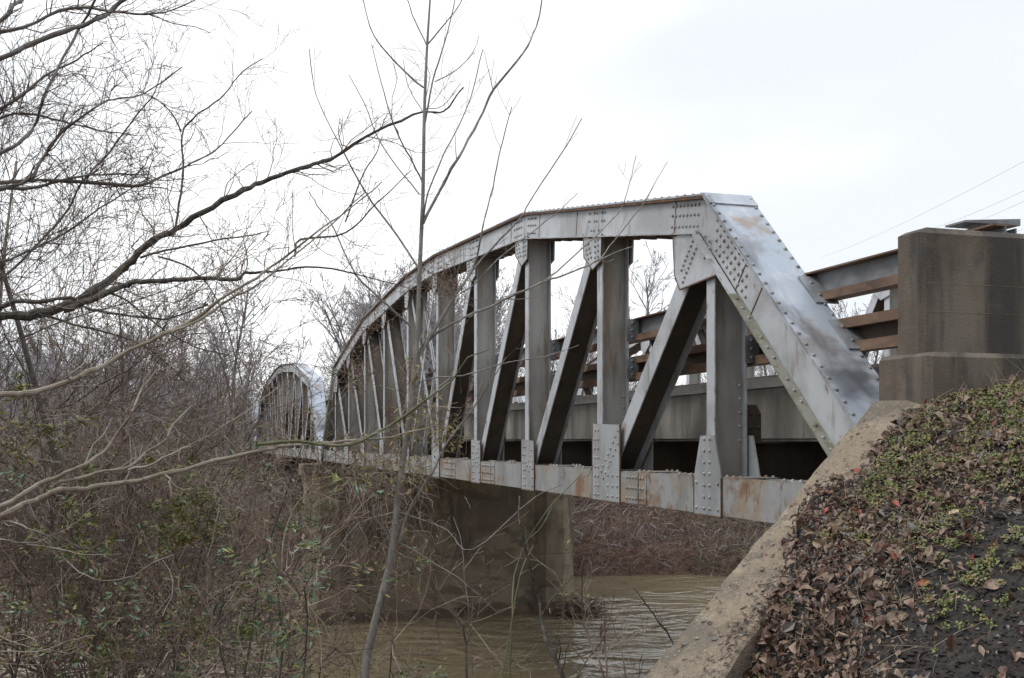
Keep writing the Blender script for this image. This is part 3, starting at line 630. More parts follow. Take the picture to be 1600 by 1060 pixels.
def make_span(y0, label, rv, name='bridge_span'):
    sp = empty(name, (0, y0, 0), label, 'bridge span', 'steel truss spans of the river bridge')
    org = (0, 0, 0)
    make_truss(sp, 0.0, -1, rv, org)
    make_truss(sp, W2, 1, False, org)
    # deck
    g = Geo(); g.box(.635, W2 - .635, -.15, SPAN + .15, 5.97, 6.12); g.build('deck_slab', 'curb', sp, org)
    for x0, x1 in ((.47, .63), (W2 - .63, W2 - .47)):
        g = Geo(); g.box(x0, x1, -.15, SPAN + .15, 5.765, 6.215)
        g.box(x0 + .02, x1 - .02, -.15, SPAN + .15, 5.74, 5.763)
        cb = g.build('curb', 'curb', sp, org)
        g = Geo(); g.box(x0 - .03, x1 + .03, -.15, SPAN + .15, 6.218, 6.30); g.build('curb_angle', 'mossflange' if False else 'steelcurb', cb, org)
    for i in range(NP + 1):
        y = i * PAN + (.12 if i == 0 else -.12 if i == NP else 0); g = Geo()
        g.box(.2, W2 - .2, y - .006, y + .006, 5.16, 5.72); g.box(.2, W2 - .2, y - .1, y + .1, 5.14, 5.158); g.box(.2, W2 - .2, y - .1, y + .1, 5.722, 5.738)
        if 0 < i < NP:
            for xa, sg in ((.2, 1), (W2 - .2, -1)):      # knee bracket beside the vertical
                q = [(0, 5.74), (.13, 5.74), (.13, 5.98), (.085, 6.06), (0, 6.06)]
                V = [(xa + sg * a, y + dy, c) for dy in (-.010, .010) for a, c in q]
                g.quads(V, [(k, (k + 1) % 5, 5 + (k + 1) % 5, 5 + k) for k in range(5)]); g.tris(V, [(0, 2, 1), (0, 3, 2), (0, 4, 3), (5, 6, 7), (5, 7, 8), (5, 8, 9)])
                if rv and sg == 1: g.rivets([(xa + a, y - .010, 5.5 + k * .12) for a in (.03, .1) for k in range(5)], (0, -1, 0), .018)
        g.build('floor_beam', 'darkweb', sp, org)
    for x in (1.2, 2.45, 3.7, 4.98, 6.23):
        g = Geo(); g.box(x - .006, x + .006, -.1, SPAN + .1, 5.75, 5.95); g.box(x - .07, x + .07, -.1, SPAN + .1, 5.952, 5.966); g.box(x - .07, x + .07, -.1, SPAN + .1, 5.74, 5.752)
        g.build('stringer', 'darkweb', sp, org)
    # traffic rails on brackets fixed to the verticals
    for base, sg in ((0.0, 1), (W2, -1)):
        def rx(a, c): return tuple(sorted((base + sg * a, base + sg * c)))
        y0r, y1r = -.40 if rv else .1, SPAN + .1
        g = Geo(); g.box(*rx(.300, .315), y0r, y1r, 6.905, 7.065, 0); g.box(*rx(.215, .352), y0r, y1r, 7.067, 7.080, 1); g.box(*rx(.215, .352), y0r, y1r, 6.835, 6.902, 1)
        up = g.build('guard_rail', ['railgrey', 'railrust'], sp, org)
        g = Geo(); g.box(*rx(.32, .335), y0r, y1r, 6.485, 6.59, 2); g.box(*rx(.22, .336), y0r, y1r, 6.592, 6.667, 1); g.box(*rx(.22, .336), y0r, y1r, 6.405, 6.483, 1)
        lo = g.build('guard_rail', ['railgrey', 'railrust', 'darkweb'], sp, org)
        for i in range(1, NP):
            y = i * PAN
            for par, za, zb in ((up, 6.83, 7.07), (lo, 6.42, 6.65)):
                g = Geo(); g.box(*rx(.158, .222), y - .085, y + .085, za, zb); g.box(*rx(.125, .26), y - .10, y - .088, za, zb)
                if rv and sg == 1: g.rivets([(base + sg * .185, y - .1, za + .045 + k * .075) for k in range(3)], (0, -1, 0), .018)
                g.build('rail_bracket', 'railgrey', par, org)
        if rv:                                             # rail splice plates bolted to the end post
            for par, za in ((up, 6.80), (lo, 6.41)):
                g = Geo(); yy = -.17 + (za - 5.36) / (HT[1] - HT[0]) * (PAN + .17)
                bar(g, (yy, za), (yy + .26, za + .26 * .9166), *rx(.13, .33), .004, .016)
                g.rivets([(base + sg * .20, yy + .07 + k * .12 - .011, za + .064 + k * .11 + .012) for k in range(2)], (0, -.68, .73), .018)
                g.build('rail_bracket', 'railgrey', par, org)
    return sp
M['steelcurb'] = mat('pale_curb_angle', (0.42, 0.40, 0.37, 1), [((0.30, 0.17, 0.09, 1), (5, 1.6, 5), .54, .70, .8), ((0.25, 0.24, 0.23, 1), (6, 3, 6), .45, .66, .7)], rough=.6)
GAP = .82
make_span(0.0, 'nearest grey riveted truss span with curved top chord, joining the concrete end block', True)
s2 = make_span(SPAN + GAP, 'middle truss span seen end-on beyond the near span above the riverside brush', False)
s3 = copy_tree(s2); s3.location = (0, 2 * (SPAN + GAP), 0)
s3['label'] = 'farthest truss span, a pale sliver left of the middle span behind twigs'

# piers
def make_pier(yc, label):
    pr = empty('bridge_pier', (W2 / 2, yc, -2), label, 'bridge pier', 'concrete piers of the bridge'); org = (W2 / 2, yc, -2)
    for xc in (0.0, W2):
        g = Geo(); rings = []
        for z, r_ in ((-2, .90), (.35, .85), (.36, .80), (4.72, .70)):
            rings.append([(xc + r_ * math.cos(a) / math.cos(R(22.5)), yc + r_ * .82 * math.sin(a) / math.cos(R(22.5)), z) for a in [R(22.5 + 45 * k) for k in range(8)]])
        V = [p for r_ in rings for p in r_]; Q = [(a * 8 + k, a * 8 + (k + 1) % 8, a * 8 + 8 + (k + 1) % 8, a * 8 + 8 + k) for a in range(3) for k in range(8)]
        g.quads(V, Q); g.tris(V[24:] + [(xc, yc, 4.72)], [(k, (k + 1) % 8, 8) for k in range(8)])
        g.box(xc - .82, xc + .82, yc - .66, yc + .66, 4.722, 5.0)
        for dy in (-.41, .41): g.box(xc - .25, xc + .25, yc + dy - .2, yc + dy + .2, 5.002, 5.106)
        for z0_, z1_, k_ in ((-.3, .42, 1.012), (1.98, 2.0, 1.004)):
            rr_ = [(xc + (.905 if z1_ < 1 else .768) * k_ * math.cos(a) / math.cos(R(22.5)), yc + (.905 if z1_ < 1 else .768) * k_ * .82 * math.sin(a) / math.cos(R(22.5))) for a in [R(22.5 + 45 * k) for k in range(8)]]
            V = [(x, y, z0_) for x, y in rr_] + [(x, y, z1_) for x, y in rr_]; g.quads(V, [(k, (k + 1) % 8, 8 + (k + 1) % 8, 8 + k) for k in range(8)], 1)
        g.build('column', ['pier', 'bank'], pr, org)
    g = Geo(); g.box(.55, W2 - .55, yc - .34, yc + .34, -2, 4.7); g.box(.56, W2 - .56, yc - .345, yc + .345, -1.9, .30, 1); g.build('web_wall', ['pier', 'bank'], pr, org)
    return pr
make_pier(SPAN + GAP / 2, 'brown stained concrete pier standing in the muddy river under the near span end')
make_pier(2 * SPAN + 1.5 * GAP, 'pale concrete pier mostly hidden by brush under the far truss spans')

# steel rail post end showing over the concrete end block
gp = empty('guard_post', (.78, .28, 6.1), 'grey steel guardrail post end poking above the concrete end block', 'guardrail post'); org = (.78, .28, 6.1)
g = Geo(); g.box(.63, .642, .2, .36, 6.15, 7.20); g.box(.92, .932, .2, .36, 6.15, 7.20); g.box(.643, .919, .275, .285, 6.15, 7.18); g.build('post', 'railgrey', gp, org)
g = Geo(); g.hexa([(.49, .18, 7.215), (.945, .18, 7.215), (.945, .38, 7.215), (.49, .38, 7.215), (.49, .18, 7.228), (.945, .18, 7.262), (.945, .38, 7.262), (.49, .38, 7.228)]); g.build('cap_plate', 'railgrey', gp, org)

# ------------------------------------------------------------------ bare trees
def smooth_path(P, k=4):
    P = np.asarray(P, float); out = []
    Q = np.vstack([2 * P[0] - P[1], P, 2 * P[-1] - P[-2]])
    for i in range(1, len(Q) - 2):
        for j in range(k):
            t_ = j / k; a, b_, c, d = Q[i-1], Q[i], Q[i+1], Q[i+2]
            out.append(.5 * ((2 * b_) + (c - a) * t_ + (2 * a - 5 * b_ + 4 * c - d) * t_**2 + (3 * b_ - a - 3 * c + d) * t_**3))
    out.append(Q[-2]); return np.array(out)
class Rnd:
    def __init__(s, seed): s.r = np.random.default_rng(seed); s.buf = s.r.normal(size=(200000, 3)); s.i = 0; s.rr = random.Random(seed)
    def vec(s):
        s.i = (s.i + 1) % len(s.buf); return s.buf[s.i]
def twig(g, p, d, Ln, r, lvl, rn, c):
    """a wandering twig with side twigs; c: up, wig, seg, kids, ratio, sides, mi, rmin"""
    n = max(3, min(c.get('seg', 6), int(Ln / c.get('step', .12)) + 2)); pts = [p]; dd = d / (np.linalg.norm(d) + 1e-9); st = Ln / (n - 1)
    for k in range(n - 1):
        dd = dd + rn.vec() * c['wig'] + np.array([0, 0, c['up']]); dd /= np.linalg.norm(dd); pts.append(pts[-1] + dd * st)
    pts = np.array(pts); rad = np.maximum(np.linspace(r, r * .35, n), c['rmin'])
    g.tube(pts, rad, 5 if r > .03 else (4 if r > .012 else 3), c.get('mi', 0))
    if c.get('tips') is not None: c['tips'].append((pts[-1], dd)); c['tips'].append((pts[len(pts) // 2], dd))
    if lvl <= 0: return
    nk = c['kids'] * (Ln / c.get('unit', 1.0)); nk = int(nk) + (rn.rr.random() < nk % 1); nk = max(nk, c.get('mink', 2))
    for k in range(nk):
        f = rn.rr.uniform(.18, 1.0) * (n - 1); i = min(int(f), n - 2); q = pts[i] + (pts[i+1] - pts[i]) * (f - i)
        ax = pts[i+1] - pts[i]; ax = ax / np.linalg.norm(ax); sv = rn.vec(); sv = sv - ax * (sv @ ax); sv /= np.linalg.norm(sv) + 1e-9
        a = rn.rr.uniform(.35, 1.0); nd = ax * math.cos(a) + sv * math.sin(a)
        twig(g, q, nd, Ln * c['ratio'] * rn.rr.uniform(.5, 1.15) * (1.15 - .5 * f / (n - 1)), max(r * .55 * (1 - .4 * f / n), c['rmin']), lvl - 1, rn, c)
# far woodland prototypes
def far_tree(seed, H, spread):
    rn = Rnd(seed); root = empty('bare_tree', (0, 0, 0)); g = Geo()
    pts = [np.zeros(3)]; d = np.array([0, 0, 1.])
    for k in range(7): d = d + rn.vec() * np.array([.10, .10, .03]); d /= np.linalg.norm(d); pts.append(pts[-1] + d * H * .13)
    pts = np.array(pts); rad = np.linspace(.15, .025, 8) * H / 11; g.tube(pts, rad, 6); g.build('trunk', 'greybark', root)
    g = Geo(); c = dict(up=.10, wig=.13, kids=1.15, ratio=.56, rmin=.0125, seg=5, step=.5, unit=1.0, mink=2, mi=0)
    for k in range(int(17 + rn.rr.random() * 6)):
        f = .28 + .72 * rn.rr.random() ** .8; i = min(int(f * 7), 6); q = pts[i] + (pts[i+1] - pts[i]) * (f * 7 - i)
        a = rn.rr.uniform(0, 6.28); e = rn.rr.uniform(.5, 1.2); dv = np.array([math.cos(a) * spread, math.sin(a) * spread, e])
        twig(g, q, dv, H * (.44 - .26 * f) * rn.rr.uniform(.7, 1.25), .05 * (1.1 - f) * H / 11 + .014, 3, rn, c)
    g.build('crown', 'wood', root); root.location = (0, 0, -500)
    return root
protos = [far_tree(11 + k, 11, (.75, .55, 1.0, .65, .85)[k]) for k in range(5)]
rr = random.Random(5); spots = []
for px, yt, Z in ((1020, 392, 78), (897, 455, 84), (985, 470, 88), (1290, 452, 66), (1335, 455, 72), (560, 470, 58), (500, 425, 66), (455, 415, 70), (530, 470, 62), (420, 470, 60), (590, 520, 75), (610, 460, 70), (385, 480, 72), (470, 450, 58)): spots.append((px, yt, Z))
for k in range(52): spots.append((rr.uniform(350, 600), rr.uniform(408, 500), rr.uniform(56, 84)))
for k in range(64): spots.append((rr.uniform(-160, 620), rr.uniform(455, 560), rr.uniform(53, 100)))
for k in range(52): spots.append((rr.uniform(640, 1480), rr.uniform(490, 600), rr.uniform(62, 115)))
for k in range(30): spots.append((rr.uniform(-400, 1900), rr.uniform(540, 600), rr.uniform(115, 190)))
SPECIAL = {0: 'tall leafless tree against the sky between the hip diagonal and second vertical', 1: 'pale leafless tree seen between the second and third verticals', 2: 'small leafless tree just left of the tall one in the truss opening',
    3: 'thin leafless tree right of the end post under the traffic rail', 4: 'leafless tree behind the rails beside the concrete end block'}
used = [False] * 5
for k, (px, yt, Z) in enumerate(spots):
    X = (px - 800) / FPX * Z; x, y, _ = cam2w(X, Z); zg = ground_z(x, y)
    if -1.2 < x < W2 + 1.2 and y < 95: x = W2 + 2.0 + rr.random() * 3; zg = ground_z(x, y)
    h = max(3.5, CAMZ + (688 - yt) / FPX * Z - zg); j = k % 5
    o = protos[j] if not used[j] else copy_tree(protos[j]); used[j] = True
    o.location = (x, y, zg - .1); o.rotation_euler = (0, 0, rr.uniform(0, 6.28)); f = h / 11; wsc = f * rr.uniform(.85, 1.1) if f > .8 else f * 1.2; o.scale = (wsc, wsc, f)
    tag(o, SPECIAL.get(k, 'leafless grey tree in the woods along the far riverbank'), 'tree', 'bare trees on the far bank')

# undergrowth on the far bank (nobody could count it)
def brush_mass(name, n, fn, mats, label, seed, lng, rad, segs=4, droop=.10, wig=.28):
    r_ = np.random.default_rng(seed); g = Geo()
    P, Hh, mi = fn(r_, n)
    for k in range(len(P)):
        d = r_.normal(size=3) * np.array([1, 1, .4]) + np.array([0, 0, r_.uniform(.2, 1.5)]); d /= np.linalg.norm(d)
        L_ = Hh[k] * r_.uniform(.35, 1.0) * lng; pts = [P[k]]
        for s in range(segs - 1):
            d = d + r_.normal(size=3) * wig + np.array([0, 0, -droop]); d /= np.linalg.norm(d); pts.append(pts[-1] + d * L_ / (segs - 1))
        g.tube(pts, np.linspace(rad, rad * .45, segs) * r_.uniform(.6, 1.5), 3, int(mi[k]))
    return tag(g.build(name, mats), label, 'undergrowth', kind='stuff')
def far_fn(r_, n):
    P, H_, mi = [], [], []
    while len(P) < n:
        px = r_.uniform(-150, 1400); Z = 45.2 + abs(r_.normal(0, 8)) if r_.random() < .75 else r_.uniform(46, 90)
        X = (px - 800) / FPX * Z; x, y, _ = cam2w(X, Z); z = ground_z(x, y)
        if z < -.05: continue
        if 700 > px: hm = 3.4
        else: hm = 1.6
        if -5 < x < W2 + .9: hm = min(hm, 1.2)
        nz_ = fbm(x, y, .25, 3)
        red = px > 880 and px < 1110 and nz_ > -.25 and Z < 54
        P.append((x, y, z + r_.random() ** 1.6 * hm * .75)); H_.append(hm * (.75 + .5 * nz_)); mi.append(1 if red and r_.random() < .3 else (2 if r_.random() < .10 else (3 if r_.random() < .3 else 0)))
    return np.array(P), np.array(H_), mi
brush_mass('undergrowth', 30000, far_fn, ['twig', 'twigred', 'twigpale', 'wood'], 'dense tangle of leafless reddish brown brush along the far riverbank', 21, .95, .016)

def far_fn2(r_, n):
    P, H_, mi = [], [], []
    while len(P) < n:
        px = r_.uniform(840, 1290); Z = 45.4 + abs(r_.normal(0, 4.5)); X = (px - 800) / FPX * Z; x, y, _ = cam2w(X, Z); z = ground_z(x, y)
        if z < -.45: continue
        z = max(z, 0.0); nz_ = fbm(x, y, .35, 3); red = 880 < px < 1090 and fbm(x, y, .3, 2, 5.0) > -.2
        P.append((x, y, z + r_.random() ** 1.5 * 1.1)); mi.append(1 if red and r_.random() < .6 else (2 if r_.random() < .22 else 0)); H_.append((1.1 if mi[-1] != 2 else 2.0) * (.7 + .7 * nz_))
    return np.array(P), np.array(H_), mi
brush_mass('brambles', 12000, far_fn2, ['twig', 'twigred', 'twigpale'], 'reddish bramble tangle on the far bank right of the pier', 27, 1.0, .0095)
# fine dense twigs of the woods behind, low band
def wood_fn(r_, n):
    P, H_, mi = [], [], []
    while len(P) < n:
        Z = r_.uniform(60, 135); px = r_.uniform(-200, 700) if r_.random() < .8 else r_.uniform(700, 1600); X = (px - 800) / FPX * Z; x, y, _ = cam2w(X, Z)
        if -.9 < x < W2 + .9 and y < 92: continue
        z = ground_z(x, y); hm = 7.5 if px < 660 else 2.6
        P.append((x, y, z + r_.random() ** 1.3 * hm * .8)); H_.append(4.2); mi.append(0 if r_.random() < .8 else 1)
    return np.array(P), np.array(H_), mi
brush_mass('woods', 26000, wood_fn, ['wood', 'twig'], 'hazy grey mass of leafless woodland twigs behind the far bank', 22, .9, .020, 3)

# ------------------------------------------------------------------ big foreground branches, left
def leaf_spray(g, tips, rn_, n_per, ln, mi_choices, keep, clump=False):
    pos, nr, dr, mi = [], [], [], []
    for p, d in tips:
        if clump:
            kk = keep * 3.2 * max(0, .15 + 1.6 * mnoise.noise(Vector(p) * 1.5 + Vector((3, 7, 1))))
            if rn_.rr.random() > kk: continue
        elif rn_.rr.random() > keep: continue
        for k in range(n_per):
            v = rn_.vec() * .6 + d; pos.append(p + rn_.vec() * .02); nr.append(rn_.vec() * .55 + np.array([0, 0, 1])); dr.append(v + np.array([0, 0, -.25])); mi.append(rn_.rr.choice(mi_choices))
    if pos: g.leaves(np.array(pos), np.array(nr), np.array(dr), np.array([ln * rn_.rr.uniform(.6, 1.25) for _ in pos]), np.array([ln * rn_.rr.uniform(.24, .36) for _ in pos]), np.array(mi), .2, -.12)
CB = dict(up=.04, wig=.25, kids=3.4, ratio=.56, rmin=.0016, seg=9, step=.085, unit=.6, mink=1, mi=1)
def traced(g, gt, pts, w0, w1, Z0, Z1, rn, dens=5.0, tl=.9, lvl=2, mi=0, cfg=CB, k=4, tf=0.0, up=0.15):
    """a limb through picture points, carried to its own depth and thickness, with side twigs"""
    n = len(pts); P3 = np.array([at(px, py, Z0 + (Z1 - Z0) * i / (n - 1) + .12 * min(1, i / 3) * math.sin(i * 1.9 + px * .01)) for i, (px, py) in enumerate(pts)])
    S = smooth_path(P3, k); m = len(S); Zs = np.linspace(Z0, Z1, m)
    S += np.cumsum(RNG.normal(0, .0035, S.shape), 0) + RNG.normal(0, min(.005, w0 * (.00028 if mi == 0 and dens > 4 else .00012)), S.shape)
    rad = np.linspace(w0, w1, m) * .5 / FPX * Zs
    rad = rad * (1 + .10 * RNG.normal(size=m)) if w0 > 5 else rad
    g.tube(S, rad, 8 if w0 > 9 else (6 if w0 > 4 else 4), mi)
    seg = np.linalg.norm(np.diff(S, axis=0), axis=1); tot = seg.sum(); cum = np.concatenate([[0], np.cumsum(seg)])
    for j in range(int(tot * dens * (1.35 if w0 > 2.2 else 1))):
        f = tot * (tf + (1 - tf) * rn.rr.random()); i = min(np.searchsorted(cum, f) - 1, m - 2); i = max(i, 0)
        q = S[i] + (S[i+1] - S[i]) * ((f - cum[i]) / seg[i]); ax = (S[i+1] - S[i]) / seg[i]
        sv = rn.vec(); sv = sv - ax * (sv @ ax); sv /= np.linalg.norm(sv); a = rn.rr.uniform(.4, 1.15)
        nd = ax * math.cos(a) + sv * math.sin(a) + np.array([0, 0, up])
        twig(gt, q, nd, tl * rn.rr.triangular(.25, .5, 1.7), max(.0022, min(rad[i] * .5, .0065)) * rn.rr.uniform(.6, 1.1), lvl, rn, cfg)
    return S, rad
rn = Rnd(3)
ZA = 7.6
ta = empty('bare_tree', tuple(at(-330, 1250, ZA)[:2]) + (2.6,), 'dark mossy leafless tree whose thick forked limb enters at the left edge', 'tree')
org = tuple(ta.location)
g = Geo()
base = at(-330, 1250, ZA); base[2] = 2.5
S = smooth_path([base, at(-320, 900, ZA), at(-300, 650, ZA), at(-270, 420, ZA + .2), at(-250, 150, ZA + .5), at(-220, -150, ZA + .8)], 5)
g.tube(S, np.linspace(.16, .05, len(S)), 10); g.build('trunk', 'darkbark', ta, org, True)
g = Geo(); gt = g; CB['tips'] = []
traced(g, gt, [(-300, 620), (-120, 520), (0, 497), (48, 498), (106, 483), (141, 464), (192, 425), (218, 403), (247, 375), (273, 364), (321, 334), (385, 300), (416, 287), (462, 270), (500, 259), (527, 250), (590, 210), (661, 182), (693, 180), (723, 143)], 16.5, 2.0, ZA, ZA + 1.6, rn, 5.5, .8, 2, tf=.25)
traced(g, gt, [(100, 485), (141, 468), (167, 457), (199, 444), (224, 438), (273, 435), (321, 432), (369, 431), (385, 423), (427, 419), (481, 409), (560, 420), (648, 442)], 11, 1.6, ZA, ZA + .8, rn, 5.5, .75, 2, tf=.1)
traced(g, gt, [(218, 403), (257, 393), (334, 375), (385, 367), (420, 361)], 4, 1.5, ZA + .4, ZA + .9, rn, 7, .6, 2)
traced(g, gt, [(-160, 560), (0, 478), (60, 470), (110, 463), (135, 478), (180, 486), (257, 496), (324, 473)], 9, 2, ZA - .1, ZA + .3, rn, 7, .7, 2, tf=.3)
traced(g, gt, [(60, 492), (96, 499), (138, 512), (180, 521), (224, 537), (253, 556), (300, 600)], 4.5, 1.5, ZA, ZA + .2, rn, 7, .6, 2)
traced(g, gt, [(154, 454), (200, 470), (260, 520), (300, 545), (360, 560)], 3.5, 1.4, ZA + .1, ZA + .4, rn, 8, .7, 2)
traced(g, gt, [(247, 402), (300, 425), (340, 470), (372, 560), (380, 600)], 3.0, 1.4, ZA + .5, ZA + .7, rn, 7, .7, 2)
traced(g, gt, [(272, 366), (279, 330), (286, 266), (283, 206), (308, 175), (341, 150), (369, 116), (405, 88)], 4.5, 1.3, ZA + .68, ZA + 1.0, rn, 6, .5, 2)
traced(g, gt, [(283, 206), (260, 170), (225, 145), (213, 140)], 2.5, 1.2, ZA + .8, ZA + .9, rn, 7, .5, 1)
traced(g, gt, [(461, 400), (470, 372), (540, 360), (590, 315), (646, 265)], 4, 1.5, ZA + .8, ZA + 1.3, rn, 8, .6, 2)
traced(g, gt, [(540, 347), (570, 270), (590, 240), (600, 215)], 2.5, 1.2, ZA + 1.2, ZA + 1.4, rn, 8, .45, 1)
BUD = [q for q in CB['tips'] if rn.rr.random() < .5]; leaf_spray(g, BUD, rn, 2, .016, [2], 1.0)
g.build('crown', ['darkbark', 'twig', 'twigdark'], ta, org); CB['tips'] = None

ZB = 8.8
tb = empty('bare_tree', tuple(at(-260, 1250, ZB)[:2]) + (2.2,), 'grey leafless tree with finely twigged crown filling the upper left sky', 'tree'); org = tuple(tb.location)
g = Geo(); base = at(-260, 1250, ZB); base[2] = 2.0
S = smooth_path([base, at(-240, 800, ZB), at(-215, 420, ZB), at(-180, 180, ZB), at(-150, -60, ZB), at(-120, -300, ZB)], 5)
g.tube(S, np.linspace(.15, .05, len(S)), 10); g.build('trunk', 'greybark', tb, org, True)
g = Geo()
for pts, w0, w1, z0, z1, dn, tl in (
    ([(-215, 420), (-80, 320), (0, 297), (47, 297), (81, 289), (131, 278), (194, 275), (240, 277)], 9, 2, 0, .3, 7, .75),
    ([(-200, 380), (-60, 300), (0, 287), (87, 284), (194, 292), (225, 291), (250, 278), (281, 264), (312, 247), (344, 225), (387, 175)], 7.5, 1.6, 0, .7, 7, .7),
    ([(-60, 310), (20, 290), (50, 278), (72, 241), (103, 203), (150, 169), (187, 156), (225, 150), (290, 110)], 7, 1.6, -.2, .3, 8, .7),
    ([(-216, 520), (-100, 490), (0, 438), (64, 380), (109, 328), (141, 278), (175, 241), (219, 181), (244, 150), (253, 103)], 5, 1.5, .2, .5, 8, .65),
    ([(-215, 420), (-60, 405), (0, 409), (48, 390), (96, 367), (173, 313), (230, 280)], 6, 1.6, -.2, .4, 8, .7),
    ([(-180, 180), (-60, 190), (10, 165), (70, 120), (120, 95), (160, 70)], 7, 1.6, .0, .4, 9, .75),
    ([(-170, 120), (-40, 60), (40, 40), (110, 10), (160, 13), (230, 22), (280, 10), (320, -10)], 7, 1.6, .1, .5, 9, .7),
    ([(230, 22), (270, 40), (305, 45), (330, 55)], 2, 1, .4, .5, 6, .35),
    ([(-200, 300), (-60, 220), (0, 185), (40, 178), (90, 190), (150, 205), (215, 215)], 6, 1.6, .0, .5, 10, .75)):
    traced(g, g, pts, w0, w1, ZB + z0, ZB + z1, rn, dn * 1.35, tl, 2)
g.build('crown', ['greybark', 'twigdark'], tb, org)

def fine_tree(px, Z, ytop, seed, lab, bark, tw, lean):
    rn_ = Rnd(seed); X = (px - 800) / FPX * Z; x, y, _ = cam2w(X, Z); zg = ground_z(x, y) - .1; H = CAMZ + (688 - ytop) / FPX * Z - zg
    root = empty('bare_tree', (x, y, zg), lab, 'tree'); o_ = (x, y, zg); pts = [np.array([x, y, zg])]; d = np.array([lean * CS, -lean * SN, 1.])
    for k in range(9): d = d + rn_.vec() * np.array([.09, .09, .02]); d /= np.linalg.norm(d); pts.append(pts[-1] + d * H * .105)
    pts = np.array(pts); g = Geo(); g.tube(smooth_path(pts, 3), np.linspace(.085, .012, 28), 8); g.build('trunk', bark, root, o_, True)
    g = Geo(); c = dict(up=.05, wig=.20, kids=2.3, ratio=.58, rmin=.0031, seg=8, step=.15, unit=.6, mink=2, mi=0)
    for k in range(34):
        f = .25 + .75 * rn_.rr.random(); i = min(int(f * 9), 8); q = pts[i] + (pts[i+1] - pts[i]) * (f * 9 - i); a = rn_.rr.uniform(0, 6.28)
        twig(g, q, np.array([math.cos(a), math.sin(a), rn_.rr.uniform(.1, .9)]), H * (.42 - .24 * f) * rn_.rr.uniform(.6, 1.2), .022 * (1.2 - f), 3, rn_, c)
    g.build('crown', tw, root, o_)
fine_tree(22, 13.0, 60, 91, 'slim pale-trunked tree with a fine web of twigs near the left edge', 'palebark', 'twigdark', .02)
fine_tree(-120, 12.0, -20, 92, 'fine-twigged tree just past the left edge whose crown fills the sky', 'greybark', 'twigdark', .08)
fine_tree(215, 15.5, 330, 93, 'small fine-twigged tree behind the forked dark limb', 'darkbark', 'twig', -.05)
fine_tree(120, 14.0, 100, 94, 'many-twigged leafless tree behind the upper left boughs', 'greybark', 'twigdark', .06)
ZD = 6.2
td = empty('bare_tree', tuple(at(-420, 1250, ZD)[:2]) + (3.1,), 'smooth dark-stemmed tree whose bare boughs cross the top left corner', 'tree'); org = tuple(td.location)
g = Geo(); base = at(-420, 1250, ZD); base[2] = 2.9
S = smooth_path([base, at(-400, 800, ZD), at(-380, 420, ZD), at(-350, 150, ZD), at(-330, -150, ZD)], 5)
g.tube(S, np.linspace(.10, .04, len(S)), 10); g.build('trunk', 'greybark', td, org, True)
g = Geo()
for pts, w0, w1, dn in (
    ([(-360, 230), (-180, 150), (0, 92), (50, 72), (119, 48), (150, 33), (175, 19), (200, 0), (260, -60), (300, -130)], 9.5, 5, 1.2),
    ([(-375, 420), (-150, 300), (0, 242), (34, 222), (53, 200), (69, 156), (94, 103), (125, 47), (147, 0), (175, -80)], 7, 3.5, 1.5),
    ([(-345, 150), (-150, 120), (0, 41), (22, 16), (37, 0), (70, -70)], 8, 5, 1.2)):
    traced(g, g, pts, w0, w1, ZD, ZD + .3, rn, dn, .5, 1)
g.build('crown', ['greybark', 'twigdark'], td, org)

